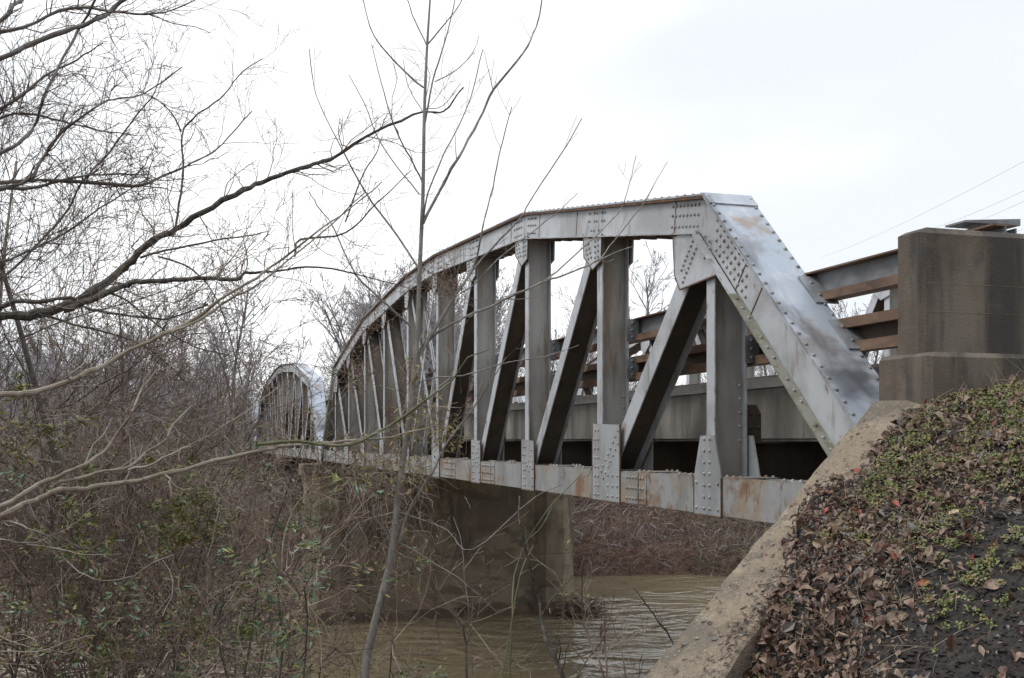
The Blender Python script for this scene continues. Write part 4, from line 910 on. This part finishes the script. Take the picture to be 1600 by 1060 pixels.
# pale branches sweeping from the lower left
ZC = 5.6
tcx = empty('bare_tree', tuple(at(-300, 1150, ZC)[:2]) + (3.4,), 'low pale tan tree whose long smooth branches sweep right across the bridge', 'tree'); org = tuple(tcx.location)
g = Geo(); base = at(-300, 1150, ZC); base[2] = 3.2
S = smooth_path([base, at(-250, 1000, ZC), at(-180, 860, ZC), at(-140, 700, ZC), at(-120, 560, ZC)], 5)
g.tube(S, np.linspace(.07, .024, len(S)), 10); g.build('trunk', 'palebark', tcx, org, True)
g = Geo(); CP = dict(CB); CP.update(kids=1.6, mi=2, ratio=.55)
for pts, w0, w1, z0, z1, dn, mi in (
    ([(-120, 560), (-60, 600), (0, 615), (38, 611), (90, 600), (135, 582), (180, 563), (224, 539), (269, 516), (308, 496), (353, 468), (401, 440), (449, 409), (500, 369), (560, 330), (612, 285)], 11, 1.8, 0, .7, 1.6, 0),
    ([(269, 520), (308, 501), (353, 474), (401, 445), (455, 405), (520, 350), (575, 300)], 5, 1.6, .3, .6, 2.5, 0),
    ([(-140, 880), (-60, 830), (0, 803), (28, 784), (66, 767), (94, 754), (142, 749), (198, 742), (259, 727), (330, 710), (401, 694), (453, 686), (500, 685), (560, 680), (620, 668), (680, 650)], 12.5, 2, 0, .9, 1.2, 0),
    ([(401, 694), (453, 690), (495, 694), (543, 694), (597, 668), (638, 645), (672, 621), (699, 600), (726, 560), (760, 545)], 7, 2, .5, .9, 2.5, 1),
    ([(-140, 850), (-60, 815), (0, 791), (47, 765), (80, 751), (123, 732), (160, 713), (189, 680), (212, 650), (226, 617), (240, 590), (262, 560)], 9.5, 1.8, -.05, .3, 2.0, 0),
    ([(94, 752), (150, 741), (203, 732), (226, 706), (257, 687), (269, 659), (302, 631), (330, 590)], 6, 1.6, .1, .4, 2.5, 0),
    ([(203, 735), (240, 722), (275, 700), (320, 680), (380, 640), (440, 600)], 4, 1.4, .1, .5, 2.5, 2),
    ([(-130, 850), (-60, 845), (0, 843), (42, 850), (75, 843), (99, 829)], 4, 1.6, -.1, .1, 2, 0),
    ([(42, 850), (90, 857), (140, 866), (200, 866)], 2.6, 1.2, 0, .1, 2, 0),
    ([(-100, 830), (0, 811), (42, 817), (80, 838), (104, 871), (146, 897), (200, 897), (240, 880), (275, 868)], 3.4, 1.4, 0, .3, 2, 2),
    ([(-60, 1030), (0, 1018), (60, 1020), (110, 1005), (150, 998)], 2.5, 1.4, -.1, .1, 2, 0)):
    traced(g, g, pts, w0, w1, ZC + z0, ZC + z1, rn, dn, .5, 1, mi, CP, tf=.15)
g.build('crown', ['palebark', 'greenbark', 'twigpale'], tcx, org)

# the slender sapling
ZS = 9.0
tp = at(570, 1075, ZS)
sp_ = empty('sapling', (tp[0], tp[1], tp[2] - .9), 'slender upright grey sapling with rising whip branches left of the near truss', 'sapling'); org = tuple(sp_.location)
g = Geo(); b0 = tp.copy(); b0[2] -= .9
P = [b0] + [at(px, py, ZS) for px, py in ((570, 1060), (582, 990), (600, 920), (611, 870), (620, 800), (630, 720), (641, 640), (651, 540), (656, 420), (661, 300), (663, 180), (667, 80), (672, 0), (677, -90))]
S = smooth_path(P, 4); g.tube(S, np.interp(np.linspace(0, 1, len(S)), [0, .25, .5, .68, .85, 1], np.array([15, 11.5, 9, 6.4, 4.3, 1.8]) * .5 / FPX * ZS), 9)
g.build('trunk', 'saplingbark', sp_, org, True)
g = Geo(); CS_ = dict(up=.16, wig=.07, kids=.9, ratio=.45, rmin=.0018, seg=6, step=.12, unit=.6, mink=0, mi=1)
for pts, w0, w1, dz in (
    ([(661, 350), (693, 285), (717, 246), (749, 186), (772, 137), (816, 81), (836, 40), (847, 0), (856, -50)], 5.5, 1.6, .2),
    ([(661, 345), (669, 301), (690, 250), (709, 210), (737, 147), (757, 77)], 3, 1.3, -.2),
    ([(660, 285), (640, 245), (622, 210), (598, 143), (580, 69)], 3, 1.3, -.3),
    ([(655, 420), (622, 368), (570, 297), (539, 238), (503, 170), (487, 119), (482, 73)], 3.6, 1.3, .3),
    ([(662, 137), (622, 103), (590, 67), (574, 32), (566, 0), (560, -50)], 3, 1.4, .1),
    ([(664, 195), (679, 129), (695, 71), (711, 0), (716, -50)], 3, 1.3, -.15),
    ([(679, 129), (717, 107), (741, 83), (751, 59)], 1.8, 1.1, -.1), ([(667, 72), (646, 32), (636, 0), (630, -40)], 2.6, 1.4, .1),
    ([(667, 72), (705, 26), (725, 0), (740, -40)], 2.6, 1.3, -.1), ([(656, 305), (602, 234), (570, 162), (549, 123)], 2.2, 1.1, .2),
    ([(664, 182), (640, 140), (632, 95)], 1.6, 1.0, .1), ([(663, 170), (690, 165), (720, 130)], 1.5, 1, .2),
    ([(646, 570), (664, 540), (706, 472), (731, 437), (741, 415), (753, 353), (768, 293), (780, 238), (796, 170)], 5, 1.4, -.3),
    ([(648, 560), (674, 528), (713, 503), (750, 486), (792, 464), (829, 447), (853, 437), (885, 427), (922, 410), (969, 391), (990, 384)], 5.5, 1.5, .4),
    ([(853, 437), (875, 418), (934, 364), (971, 325), (983, 300), (997, 243)], 2.6, 1.2, .5),
    ([(880, 429), (932, 405), (959, 371), (1000, 320), (1022, 280), (1040, 250)], 2.4, 1.2, .3),
    ([(646, 560), (657, 545), (696, 486), (726, 447), (758, 405), (812, 342), (836, 300), (885, 225), (910, 183)], 4.5, 1.3, .1),
    ([(720, 460), (738, 447), (777, 405), (826, 366), (875, 327), (900, 302)], 2.4, 1.1, .2),
    ([(650, 530), (640, 505), (600, 470), (560, 430), (525, 360), (500, 330), (485, 300)], 4, 1.4, -.2),
    ([(640, 640), (655, 600), (720, 590), (790, 570), (850, 560), (900, 540)], 2.6, 1.2, -.3), ([(625, 845), (640, 800), (677, 739), (695, 700), (740, 640), (790, 560)], 5.5, 1.5, -.5),
    ([(612, 850), (602, 832), (580, 806), (566, 784), (556, 740), (553, 715)], 4, 1.5, -.3), ([(610, 840), (660, 870), (720, 905), (780, 960)], 3, 1.3, -.2),
    ([(622, 800), (700, 830), (740, 860), (840, 780), (880, 760)], 2.2, 1.1, -.4), ([(618, 800), (560, 820), (520, 870), (480, 930)], 3, 1.3, .2)):
    traced(g, g, pts, w0, w1, ZS, ZS + dz, rn, 1.6, .42, 1, 0, CS_, tf=.12, up=.3)
g.build('crown', ['saplingbark', 'twig'], sp_, org)
g = Geo(); r_ = np.random.default_rng(8); P = []
for px, py, sx, sy, n_ in ((692, 440, 18, 14, 110), (706, 452, 9, 12, 50), (556, 545, 16, 22, 60), (585, 505, 12, 12, 36), (560, 590, 20, 14, 46)):
    for k in range(n_): P.append(at(r_.normal(px, sx), r_.normal(py, sy), ZS + r_.normal(0, .12)))
P = np.array(P); m_ = len(P); g.leaves(P, r_.normal(size=(m_, 3)), r_.normal(size=(m_, 3)) + np.array([0, 0, -.8]), r_.uniform(.018, .045, m_), r_.uniform(.008, .018, m_), r_.integers(0, 2, m_), .3, .15)
for q in P[::2]: g.tube([q, q + r_.normal(0, .06, 3), q + r_.normal(0, .12, 3) + np.array([0, 0, .05])], .0016, 3, 2)
g.build('dry_leaves', ['leafbrown', 'leaftan', 'twig'], sp_, org)
g = Geo(); P = []
for px, py, sx, sy, n_ in ((646, 600, 14, 42, 46), (655, 660, 24, 22, 70), (690, 668, 22, 16, 40), (600, 730, 30, 22, 70), (520, 740, 40, 18, 60), (640, 745, 20, 20, 30), (620, 880, 30, 30, 40), (705, 690, 14, 12, 24)):
    for k in range(n_): P.append(at(r_.normal(px, sx), r_.normal(py, sy), ZS + r_.normal(-.1, .2)))
P = np.array(P); m_ = len(P); g.leaves(P, r_.normal(size=(m_, 3)) * .6 + np.array([0, -.3, .8]), r_.normal(size=(m_, 3)) + np.array([0, 0, -.7]), r_.uniform(.035, .085, m_), r_.uniform(.012, .024, m_), r_.choice([0, 1, 1], m_), .2, -.1)
for q in P: g.tube([q, q + r_.normal(0, .05, 3), q + r_.normal(0, .10, 3) + np.array([0, 0, .08])], .0016, 3, 2)
g.build('vine_leaves', ['leafgreen', 'leafolive', 'twig'], sp_, org)

# ------------------------------------------------------------------ shrubs in front of the water, left
CSH = dict(up=.06, wig=.24, kids=2.6, ratio=.55, rmin=.0022, seg=6, step=.12, unit=.55, mink=1)
def shrub(px, ptop, Z, nst, spread, label, cat, name, mats, leaf=None, seed=1, group=None, stem_r=.013, lean=0.0, base_py=None, arch=.0, lv=2, dens=1.0):
    rn_ = Rnd(seed); X = (px - 800) / FPX * Z; x, y, _ = cam2w(X, Z); zg = ground_z(x, y) - .05
    spread *= 1.45; root = empty(name, (x, y, zg), label, cat, group); org = (x, y, zg); H = CAMZ - (ptop - 688) / FPX * Z - zg
    gs, gc = Geo(), Geo(); tips = []
    for k in range(nst):
        a = rn_.rr.uniform(0, 6.28); sp = spread * rn_.rr.uniform(.2, 1.1); h = H * rn_.rr.uniform(.6, 1.0); n = 9; pts = []
        ar = rn_.rr.uniform(.3, 2.6); wob = np.zeros(3)
        off = np.array([math.cos(a) * sp + lean * CS, math.sin(a) * sp - lean * SN, 0]); b0 = np.array([x, y, zg]) + np.array([math.cos(a), math.sin(a), 0]) * .12
        for i in range(n):
            f = i / (n - 1); pts.append(b0 + off * f ** (1.25) + np.array([0, 0, h * (f * 1.25 - .25 * ar * f ** 3)]) / (1.25 - .25 * ar) * (1 if ar < 2 else .8) + wob)
            wob = wob + rn_.vec() * .045
        pts = np.array(pts); r_ = stem_r * rn_.rr.uniform(.6, 1.2); rad = np.linspace(r_, r_ * .3, n); gs.tube(pts, rad, 5)
        c = dict(CSH); c.update(tips=tips, mi=0)
        for j in range(int(3.9 * h * dens)):
            f = max(rn_.rr.uniform(.2, 1), rn_.rr.uniform(.2, 1), rn_.rr.uniform(.2, 1)) * (n - 1); i = min(int(f), n - 2); q = pts[i] + (pts[i+1] - pts[i]) * (f - i)
            v = rn_.vec() * np.array([1, 1, .7]) + np.array([0, 0, .3]); c['mi'] = rn_.rr.choice((0, 0, 0, 0, 1, 1, 6))
            twig(gc, q, v, rn_.rr.uniform(.25, .75) * min(1.2, .4 + .25 * H), .0042, lv, rn_, c)
    gs.build('stem', mats[0], root, org)
    if leaf: leaf_spray(gc, tips, rn_, leaf[0] + 2, leaf[1] * 1.3, leaf[2], min(.6, leaf[3] * 1.4), True)
    gc.build('branches', list(mats[1:3]) + ['leafgreen', 'leafblue', 'leafolive', 'leafbrown', 'twigpale'], root, org)
    return root
BR = ('darkbark', 'twigdark', 'twig'); BP = ('greybark', 'twig', 'twigpale'); BD = ('darkbark', 'twig', 'twigdark')
for a in (
    (30, 640, 8.6, 6, 1.1, 'dark multi-stemmed shrub with olive leaves at the lower left corner', BR, (4, .05, [2, 4, 4], .3)),
    (150, 590, 9.4, 7, 1.2, 'tall evergreen shrub with a dense green leafy top below the pale branch', BR, (6, .055, [2, 2, 2, 4], .75)),
    (310, 600, 10.2, 6, 1.0, 'straggly shrub with sparse olive leaves left of the middle span', BD, (3, .05, [2, 4, 5], .14)),
    (235, 720, 8.4, 6, 1.0, 'brown bramble bush with blue-green leaf sprays in the lower left', BD, (4, .055, [3, 3, 2], .13)),
    (90, 820, 7.8, 4, .9, 'low dark thicket of twigs in the bottom left corner', BD, (2, .045, [4, 5], .05)),
    (405, 690, 9.6, 5, .6, 'grey-brown shrub with hanging leaves in front of the near pier column', BP, (3, .05, [2, 4, 3], .14)),
    (330, 850, 7.6, 4, .9, 'low brown bramble in front of the water at lower left', BD, (3, .045, [2, 5, 5], .08)),
    (440, 915, 7.2, 7, .55, 'low leafy shrub with blue-green and rusty leaves at the bottom', BD, (4, .055, [3, 3, 2, 5], .22)),
    (190, 900, 7.4, 4, 1.0, 'fine-twigged bare bush over the water in the bottom left', BD, (2, .04, [5], .03)),
    (-30, 760, 8.2, 5, 1.0, 'dark bush at the left picture edge above the water', BD, (3, .045, [2, 4], .06)),
    (385, 780, 11.0, 5, .8, 'reddish brown thicket left of the near pier column', BD, (2, .045, [4, 5], .06)),
    (270, 650, 11.5, 7, 1.4, 'wide greyish shrub behind the leafy evergreen at left', BP, (3, .05, [2, 4], .08)),
    (90, 690, 11.0, 7, 1.3, 'brown-stemmed shrub beside the evergreen at far left', BD, (3, .05, [4, 5], .06)),
    (535, 965, 8.0, 3, .25, 'sparse low shrub with green leaves at the foot of the sapling', BD, (3, .05, [2, 3], .14)),
    (745, 850, 9.0, 2, .3, 'thin green-leaved shrub in front of the stained pier wall', BP, (2, .05, [2, 3], .12)),
    (850, 910, 8.4, 2, .3, 'small wiry bush before the water left of the wing wall', BP, (1, .04, [2], .05))):
    shrub(*a[:6], 'shrub', 'shrub', a[6], a[7], seed=int(a[0] + 1000 + a[1]), dens=.2 if a[1] >= 760 and a[0] < 340 else (.5 if a[0] < 340 else (.5 if a[1] < 800 else 1.0)))

# hanging vines round the sapling and the chord: one mass
def vine_fn(r_, n):
    P, H_, mi = [], [], []
    for k in range(n):
        Z = r_.uniform(8.3, 10.6); q = r_.random()
        if q < .22: px, py = r_.normal(580, 42), 705 + abs(r_.normal(0, 50))
        elif q < .85: px, py = r_.uniform(-30, 470), r_.triangular(590, 700, 840)
        else: px, py = r_.normal(590, 45), r_.uniform(740, 880)
        P.append(at(px, py, Z)); H_.append(r_.uniform(.25, .85)); mi.append(r_.choice([0, 0, 0, 1, 2, 2]))
    return np.array(P), np.array(H_), mi
brush_mass('vines', 1300, vine_fn, ['twig', 'twigdark', 'twigpale', 'twigred'], 'hanging tangle of bare vines draped over shrubs before the pier', 33, 1.0, .0026, 7, .42, .42)

# thin weeds and whips rising near the wing wall
for k, (pts, w0, w1, Z, m1, lab) in enumerate((
    ([(905, 1190), (880, 1060), (851, 1000), (842, 940), (827, 880), (812, 820), (810, 775)], 8, 2.2, 7.0, 'darkbark', 'tall curved reddish brown whip in front of the pier column'),
    ([(975, 1190), (942, 1060), (925, 1015), (908, 958), (905, 896)], 4, 1.6, 6.6, 'twigdark', 'straight thin dark weed stalk against the bright water'),
    ([(948, 1190), (946, 1060), (944, 1015), (942, 918)], 3.5, 1.6, 6.4, 'twigdark', 'upright weed stalk with dried seed pods against the water'),
    ([(1080, 1190), (1060, 1040), (1046, 998), (1029, 981), (990, 930), (961, 907)], 4, 1.5, 6.2, 'darkbark', 'arching dark twig reaching left from beside the wing wall'),
    ([(990, 1190), (975, 1060), (960, 1000), (948, 960)], 3, 1.4, 6.3, 'twigdark', 'short dark weed stalk beside the seed pod stalk'),
    ([(800, 1190), (795, 1060), (800, 960), (806, 880), (850, 800), (905, 740)], 4, 1.4, 7.6, 'greenbark', 'green whip leaning right in front of the pier wall'),
    ([(770, 1190), (792, 1050), (820, 900), (842, 850)], 3.5, 1.4, 7.4, 'greenbark', 'short olive stem standing in front of the pier wall'))):
    b0 = at(*pts[0], Z); o0 = tuple(b0); g = Geo(); c = dict(CSH); c.update(mi=0, kids=1.0)
    traced(g, g, pts, w0, w1, Z, Z + .1, rn, 2.2, .4, 1, 0, c, tf=.2, up=.3)
    if k == 0: traced(g, g, [(846, 964), (860, 940), (875, 922), (900, 895), (912, 870)], 3, 1.3, Z, Z + .1, rn, 1, .2, 0, 0, c)
    if k == 2: g.leaves(np.array([at(942 + d, y_, Z) for d, y_ in ((-3, 985), (2, 992), (-4, 1003), (1, 1010), (-2, 975))]), np.tile([[-.3, -1, .2]], (5, 1)), np.tile([[0, 0, -1.]], (5, 1)), .05, .022, 0)
    tag(g.build('weed_stalk', m1, None, o0), lab, 'weed', 'thin weeds by the wing wall')

# driftwood snagged at the pier
g = Geo(); pb = cam2w((905 - 800) / FPX * 35.6, 35.6, 0); r_ = np.random.default_rng(4)
for k in range(420):
    a = r_.uniform(0, 6.28); q = np.array(pb) + np.array([r_.normal(0, .33), r_.normal(0, .3), abs(r_.normal(0, .18))]); d = r_.normal(size=3) * np.array([1, 1, .5]); d /= np.linalg.norm(d)
    g.tube([q, q + d * .22 + r_.normal(size=3) * .04, q + d * .5], [.018, .014, .006], 4)
for k in range(5):
    d = np.array([r_.normal(), r_.normal(), .35]); d /= np.linalg.norm(d); g.tube([np.array(pb) - d * .3, np.array(pb) + d * .4, np.array(pb) + d * .9], [.06, .05, .03], 6)
tag(g.build('driftwood', 'twigdark', None, pb), 'dark heap of snagged driftwood at the waterline of the pier', 'driftwood')

# fallen snag and stumps on the far bank
for k, (pts, Z, lab) in enumerate((([(1040, 790), (1028, 830), (1022, 870)], 50, 'leaning dead trunk on the far bank below the bottom chord'), ([(850, 1000), (870, 960), (890, 930)], 44, None))):
    if lab is None: continue
    g = Geo(); P = [at(a, b_, Z) for a, b_ in pts][::-1]; g.tube(smooth_path(P, 4), np.linspace(.16, .09, 9), 7); tag(g.build('dead_trunk', 'greybark', None, tuple(P[0])), lab, 'dead tree')

# ------------------------------------------------------------------ what lies on the embankment
r_ = np.random.default_rng(12)
def surf(s, r):
    x, y = sr2w(s, r); z = fill_z(s, r); e = .03
    zx = fill_z(s + e, r) - fill_z(s - e, r); zr = fill_z(s, r + e) - fill_z(s, r - e)
    nn = np.array([-(WD[0] * zx + WN[0] * zr) / (2 * e), -(WD[1] * zx + WN[1] * zr) / (2 * e), 1]); return np.array([x, y, z]), nn / np.linalg.norm(nn)
def on_coping(s, r): return 0 <= r < WW
def dens_leaf(s, r):
    n_ = .5 + .8 * fbm(s * 1.0, r, 2.2, 3, 4.0)
    soil = sstep(.75, 1.25, s + .15 * n_) * sstep(.55, .95, r - WW + .25 * (n_ - .5)) 
    return max(.05, (1 - .90 * soil) * (.55 + .45 * n_))
LM = ['leafbrown', 'leafdark', 'leaftan', 'leafgrey', 'leafred']
pos, nr, dr, mi, ln, wd = [], [], [], [], [], []
while len(pos) < 26000:
    s, r = r_.uniform(-1.3, 3.0), .14 + 3.2 * r_.random() ** 1.15
    if r < .42 and (s > 1.45 or fill_z(s, r) < A0[2] - WSL * s - .005) and not (s > 1.2 and r > WW): continue
    if r_.random() > dens_leaf(s, r): continue
    p, nn = surf(s, r)
    if p[1] > -.87: continue
    wall = (1 - sstep(.2, .7, r - WW)) * sstep(1.2, 1.7, s)
    pr = np.array([.42, .20, .26, .11, .010]) if not wall > .4 else np.array([.50, .36, .11, .03, .003]); 
    pos.append(p + nn * (.006 + .02 * r_.random() * (1 + wall))); nr.append(nn + r_.normal(0, .62, 3)); dr.append(r_.normal(size=3)); mi.append(r_.choice(5, p=pr / pr.sum()))
    L_ = r_.choice([r_.uniform(.012, .03), r_.uniform(.02, .045), r_.uniform(.045, .078)], p=[.42, .42, .16]) * (1.15 if wall > .4 else .9); ln.append(L_); wd.append(L_ * r_.uniform(.4, .8))
g = Geo(); g.leaves(np.array(pos), np.array(nr), np.array(dr), np.array(ln), np.array(wd), np.array(mi), .35, r_.normal(.08, .3, len(pos)))
tag(g.build('leaf_litter', LM), 'brown and red fallen leaves strewn over the embankment', 'leaf litter', kind='stuff')
# green ground cover: tiny leaf tufts
pos, nr, dr, ln, mi = [], [], [], [], []; cnt = 0
while cnt < 10500:
    s, r = r_.uniform(-1.3, 2.2), .40 + 3.0 * r_.random()
    n_ = fbm(s, r, 1.9, 4, 9.0); n2 = fbm(s, r, 6.5, 3, 2.0)
    d_ = sstep(-.35, .75, .85 * n_ + .6 * n2 + .98 - .72 * max(0, s + .2) - .15 * max(0, .6 - r))
    if r_.random() > d_: continue
    p, nn = surf(s, r)
    if p[1] > -.88: continue
    cnt += 1; rd = r_.uniform(.012, .034)
    for k in range(r_.integers(7, 15)):
        a = r_.uniform(0, 6.28); o_ = np.array([math.cos(a), math.sin(a), 0]) * rd * r_.random() + nn * r_.uniform(.008, .038)
        pos.append(p + o_); nr.append(nn + r_.normal(0, .5, 3)); dr.append(r_.normal(size=3) + nn * .3); ln.append(r_.uniform(.008, .019)); mi.append(0 if r_.random() < .8 else 1)
g = Geo(); g.leaves(np.array(pos), np.array(nr), np.array(dr), np.array(ln), np.array(ln) * .65, np.array(mi), .2)
tag(g.build('ground_cover', ['weed', 'leafolive']), 'low bright green weeds creeping over the top of the embankment', 'weeds', kind='stuff')
# dry straw
g = Geo()
for k in range(13000):
    s, r = r_.uniform(-1.3, 2.6), .36 + 3.0 * r_.random()
    if r_.random() > dens_leaf(s, r): continue
    p, nn = surf(s, r)
    if p[1] > -.88: continue
    d = r_.normal(size=3); d -= nn * (d @ nn) * .7; d /= np.linalg.norm(d); L_ = r_.choice([r_.uniform(.03, .10), r_.uniform(.08, .28)], p=[.75, .25])
    m_ = p + nn * .02; g.tube([m_, m_ + d * L_ * .5 + nn * r_.uniform(0, .02), m_ + d * L_ + r_.normal(0, .008, 3)], [.0012, .0011, .0006], 3, int(r_.random() < .45))
tag(g.build('dry_straw', ['straw', 'twig']), 'pale dead grass straws lying among the leaves on the embankment', 'straw', kind='stuff')
# soil crumbs
g = Geo(); pos = []
while len(pos) < 16000:
    s, r = r_.uniform(.5, 3.0), .45 + 2.8 * r_.random(); p, nn = surf(s, r); pos.append(p + nn * .003)
pos = np.array(pos); m_ = len(pos); sz = np.minimum(.026, .0035 + r_.exponential(.0045, m_))
oct_ = np.array([(1, 0, 0), (0, 1, 0), (-1, 0, 0), (0, -1, 0), (0, 0, .8), (0, 0, -.8)], float)
V = pos[:, None] + oct_[None] * sz[:, None, None] * r_.uniform(.6, 1.4, (m_, 6, 1)); T = np.array([(0, 1, 4), (1, 2, 4), (2, 3, 4), (3, 0, 4), (1, 0, 5), (2, 1, 5), (3, 2, 5), (0, 3, 5)])
g.v.append(V.reshape(-1, 3)); g.n += m_ * 6; TT = (np.arange(m_)[:, None, None] * 6 + T[None]); mid = (r_.random(m_) < .07).astype(int)
g.t.append(TT.reshape(-1, 3)); g.tm.append(np.repeat(mid, 8))
tag(g.build('dirt', ['soil', 'leafgrey']), 'loose crumbs of black soil on the bare lower slope', 'soil', kind='stuff')

g = Geo(); pos, nr, dr, mi, ln = [], [], [], [], []
while len(pos) < 1300:
    s, r = r_.uniform(.1, 3.0), WW * (1 - abs(r_.normal(0, .30 if r_.random() < .7 else .8)))
    if not 0 < r < WW: continue
    if r < WW - .12 and r_.random() > .25: continue
    if s > 1.75 and r_.random() > .3: continue
    q = sr2w(s, r); pos.append((q[0], q[1], A0[2] - WSL * s + .006)); nr.append(np.array([-.4, -.2, .8]) + r_.normal(0, .3, 3)); dr.append(r_.normal(size=3)); mi.append(r_.choice(5, p=[.32, .25, .12, .30, .01])); ln.append(r_.uniform(.008, .034))
g.leaves(np.array(pos), np.array(nr), np.array(dr), np.array(ln), np.array(ln) * .55, np.array(mi), .2, .1)
tag(g.build('leaf_litter', ['leafbrown', 'leafdark', 'leaftan', 'stone', 'leafred']), 'scattered leaf scraps and slate chips on the sloping coping', 'leaf litter', kind='stuff')
# single leaves, sticks and stones that stand out
def fill_at(px, py):
    lo, hi = 1.5, 9.0
    for z_ in np.linspace(lo, hi, 240):
        p = at(px, py, z_); s, r = w2sr(p[0], p[1])
        zz = (A0[2] - WSL * s) if (0 <= r <= WW and s > -.1) else fill_z(s, r)
        if p[2] <= zz: return np.array([p[0], p[1], zz]), s, r
    return at(px, py, 5), 0, 0
def oval_leaf(g, p, nrm, L_, seed):
    q = np.random.default_rng(seed); nrm = nrm / np.linalg.norm(nrm); a_ = q.uniform(-.5, .5); d = np.array([CS * math.cos(a_), -SN * math.cos(a_), 0]) + np.array([SN, CS, 0]) * math.sin(a_)
    d = d - nrm * (d @ nrm); d /= np.linalg.norm(d); b_ = np.cross(nrm, d); V = []; cu, tw_ = q.uniform(.1, .4), q.uniform(-.3, .3)
    for i in range(8):
        f = i / 7; w_ = L_ * .26 * math.sin(math.pi * min(1, .04 + f * .96)) ** .75 * q.uniform(.88, 1.1)
        for j in (-1, -.5, 0, .5, 1): V.append(p + d * L_ * (f - .5) + b_ * w_ * j + nrm * (L_ * cu * (f - .5) ** 2 + w_ * (.35 * j * j + tw_ * j * f) + q.normal(0, .0015)))
    g.quads(V, [(i * 5 + j, i * 5 + j + 1, i * 5 + j + 6, i * 5 + j + 5) for i in range(7) for j in range(4)])
    g.tube([p - d * L_ * .5, p - d * L_ * .72 + nrm * .004], .0012, 4)
for px, py, L_, m_, lab in ((1350, 860, .125, 'leafolivebig', 'large olive tan oval leaf on the embankment near the weeds'), (1492, 807, .085, 'leafcream', 'cream white leaf lying on the mid slope'),
        (1471, 793, .07, 'leafcream', 'pale cream curled leaf just above the cream white leaf'), (1443, 917, .085, 'leaforange', 'bright orange oval leaf on the dark soil'), (1402, 975, .14, 'leaftan', 'big tan curled leaf on the bare soil'),
        (1555, 920, .13, 'leafbrown', 'large reddish brown crumpled leaf on the right of the bare soil'), (1518, 910, .06, 'leafred', 'small red leaf at the top of the bare soil'), (1588, 635, .06, 'leafred', 'bright red leaf near the plinth at the right edge')):
    p, s, r = fill_at(px, py); _, nn = surf(s, max(r, .4)); g = Geo(); tw = (nn + np.array([-.2, -.5, .3]))[None]
    oval_leaf(g, p + nn * .012, nn + np.array([-.1, -.25, .1]) + np.random.default_rng(int(px)).normal(0, .22, 3), L_ * .72, int(px)); tag(g.build('fallen_leaf', m_, None, tuple(p)), lab, 'leaf', 'single fallen leaves on the embankment')
for pts, rd, m_, lab in (([(1452, 795), (1432, 830), (1402, 870), (1380, 893), (1355, 922)], .004, 'straw', 'long pale dry stem lying across the embankment'), ([(1510, 700), (1540, 690), (1580, 672)], .006, 'twigdark', 'short dark stick among weeds on the upper slope'),
        ([(1184, 925), (1205, 918), (1235, 910)], .005, 'twigpale', 'pale twig lying on the sloping coping')):
    P = []
    for a, b_ in pts: p, s, r = fill_at(a, b_); P.append(p + np.array([0, 0, .02]))
    g = Geo(); g.tube(smooth_path(P, 3), rd, 6); tag(g.build('dry_stick', m_, None, tuple(P[0])), lab, 'stick', 'single sticks on the slope')
def stone(px, py, sz, m_, lab):
    p, s, r = fill_at(px, py); g = Geo(); q = np.random.default_rng(int(px)); V = []
    for z_, f in ((0, .9), (.25, 1.0), (.45, .7)):
        for k in range(7): a = k * .8976; V.append((p[0] + math.cos(a) * sz * f * q.uniform(.7, 1.2), p[1] + math.sin(a) * sz * .7 * f * q.uniform(.7, 1.2), p[2] - .008 + z_ * sz))
    g.quads(V, [(a * 7 + k, a * 7 + (k + 1) % 7, a * 7 + 7 + (k + 1) % 7, a * 7 + 7 + k) for a in range(2) for k in range(7)]); c = np.mean(V[14:], 0)
    g.tris(V[14:] + [tuple(c)], [(k, (k + 1) % 7, 7) for k in range(7)]); tag(g.build('stone', m_, None, tuple(p)), lab, 'stone', 'stones on the sloping coping')
for a in ((1072, 1013, .026, 'stone', 'flat dark stone low on the sloping coping'), (1118, 1004, .024, 'stone', 'dark stone left of the brown chip on the coping'), (1129, 999, .02, 'stonetan', 'brown chip touching the dark stone on the coping'),
          (1101, 975, .022, 'stone', 'small dark stone near the river edge of the coping'), (1072, 1030, .02, 'stonetan', 'tan stone below the flat dark stone'), (1083, 1032, .018, 'stonetan', 'pale tan pebble beside the tan stone'), (1110, 1050, .016, 'stone', 'little black stone lowest on the coping'),
          (1173, 927, .026, 'stone', 'dark angular stone halfway up the coping'), (1196, 927, .02, 'leafbrown', 'brown flake right of the angular stone'), (1165, 883, .022, 'stone', 'grey stone high on the coping')): stone(*a)

# overhead wires beyond the bridge
for p0, p1, lab in (((1760, 165, 55), (1285, 402, 150), 'topmost thin overhead wire in the right-hand sky'), ((1760, 218, 55), (1400, 374, 120), 'middle thin overhead wire in the right-hand sky'), ((1760, 232, 56), (1440, 374, 120), 'lowest of the long overhead wires above the end block'), ((1760, 275, 58), (1500, 390, 120), 'short overhead wire at the right edge behind the guard post')):
    a, b_ = at(*p0), at(*p1); P = [a + (b_ - a) * f - np.array([0, 0, 1.0 * 4 * f * (1 - f) * .6]) for f in np.linspace(0, 1, 14)]
    g = Geo(); g.tube(P, .011, 4); tag(g.build('power_line', 'wire', None, tuple(a)), lab, 'power line', 'overhead wires')
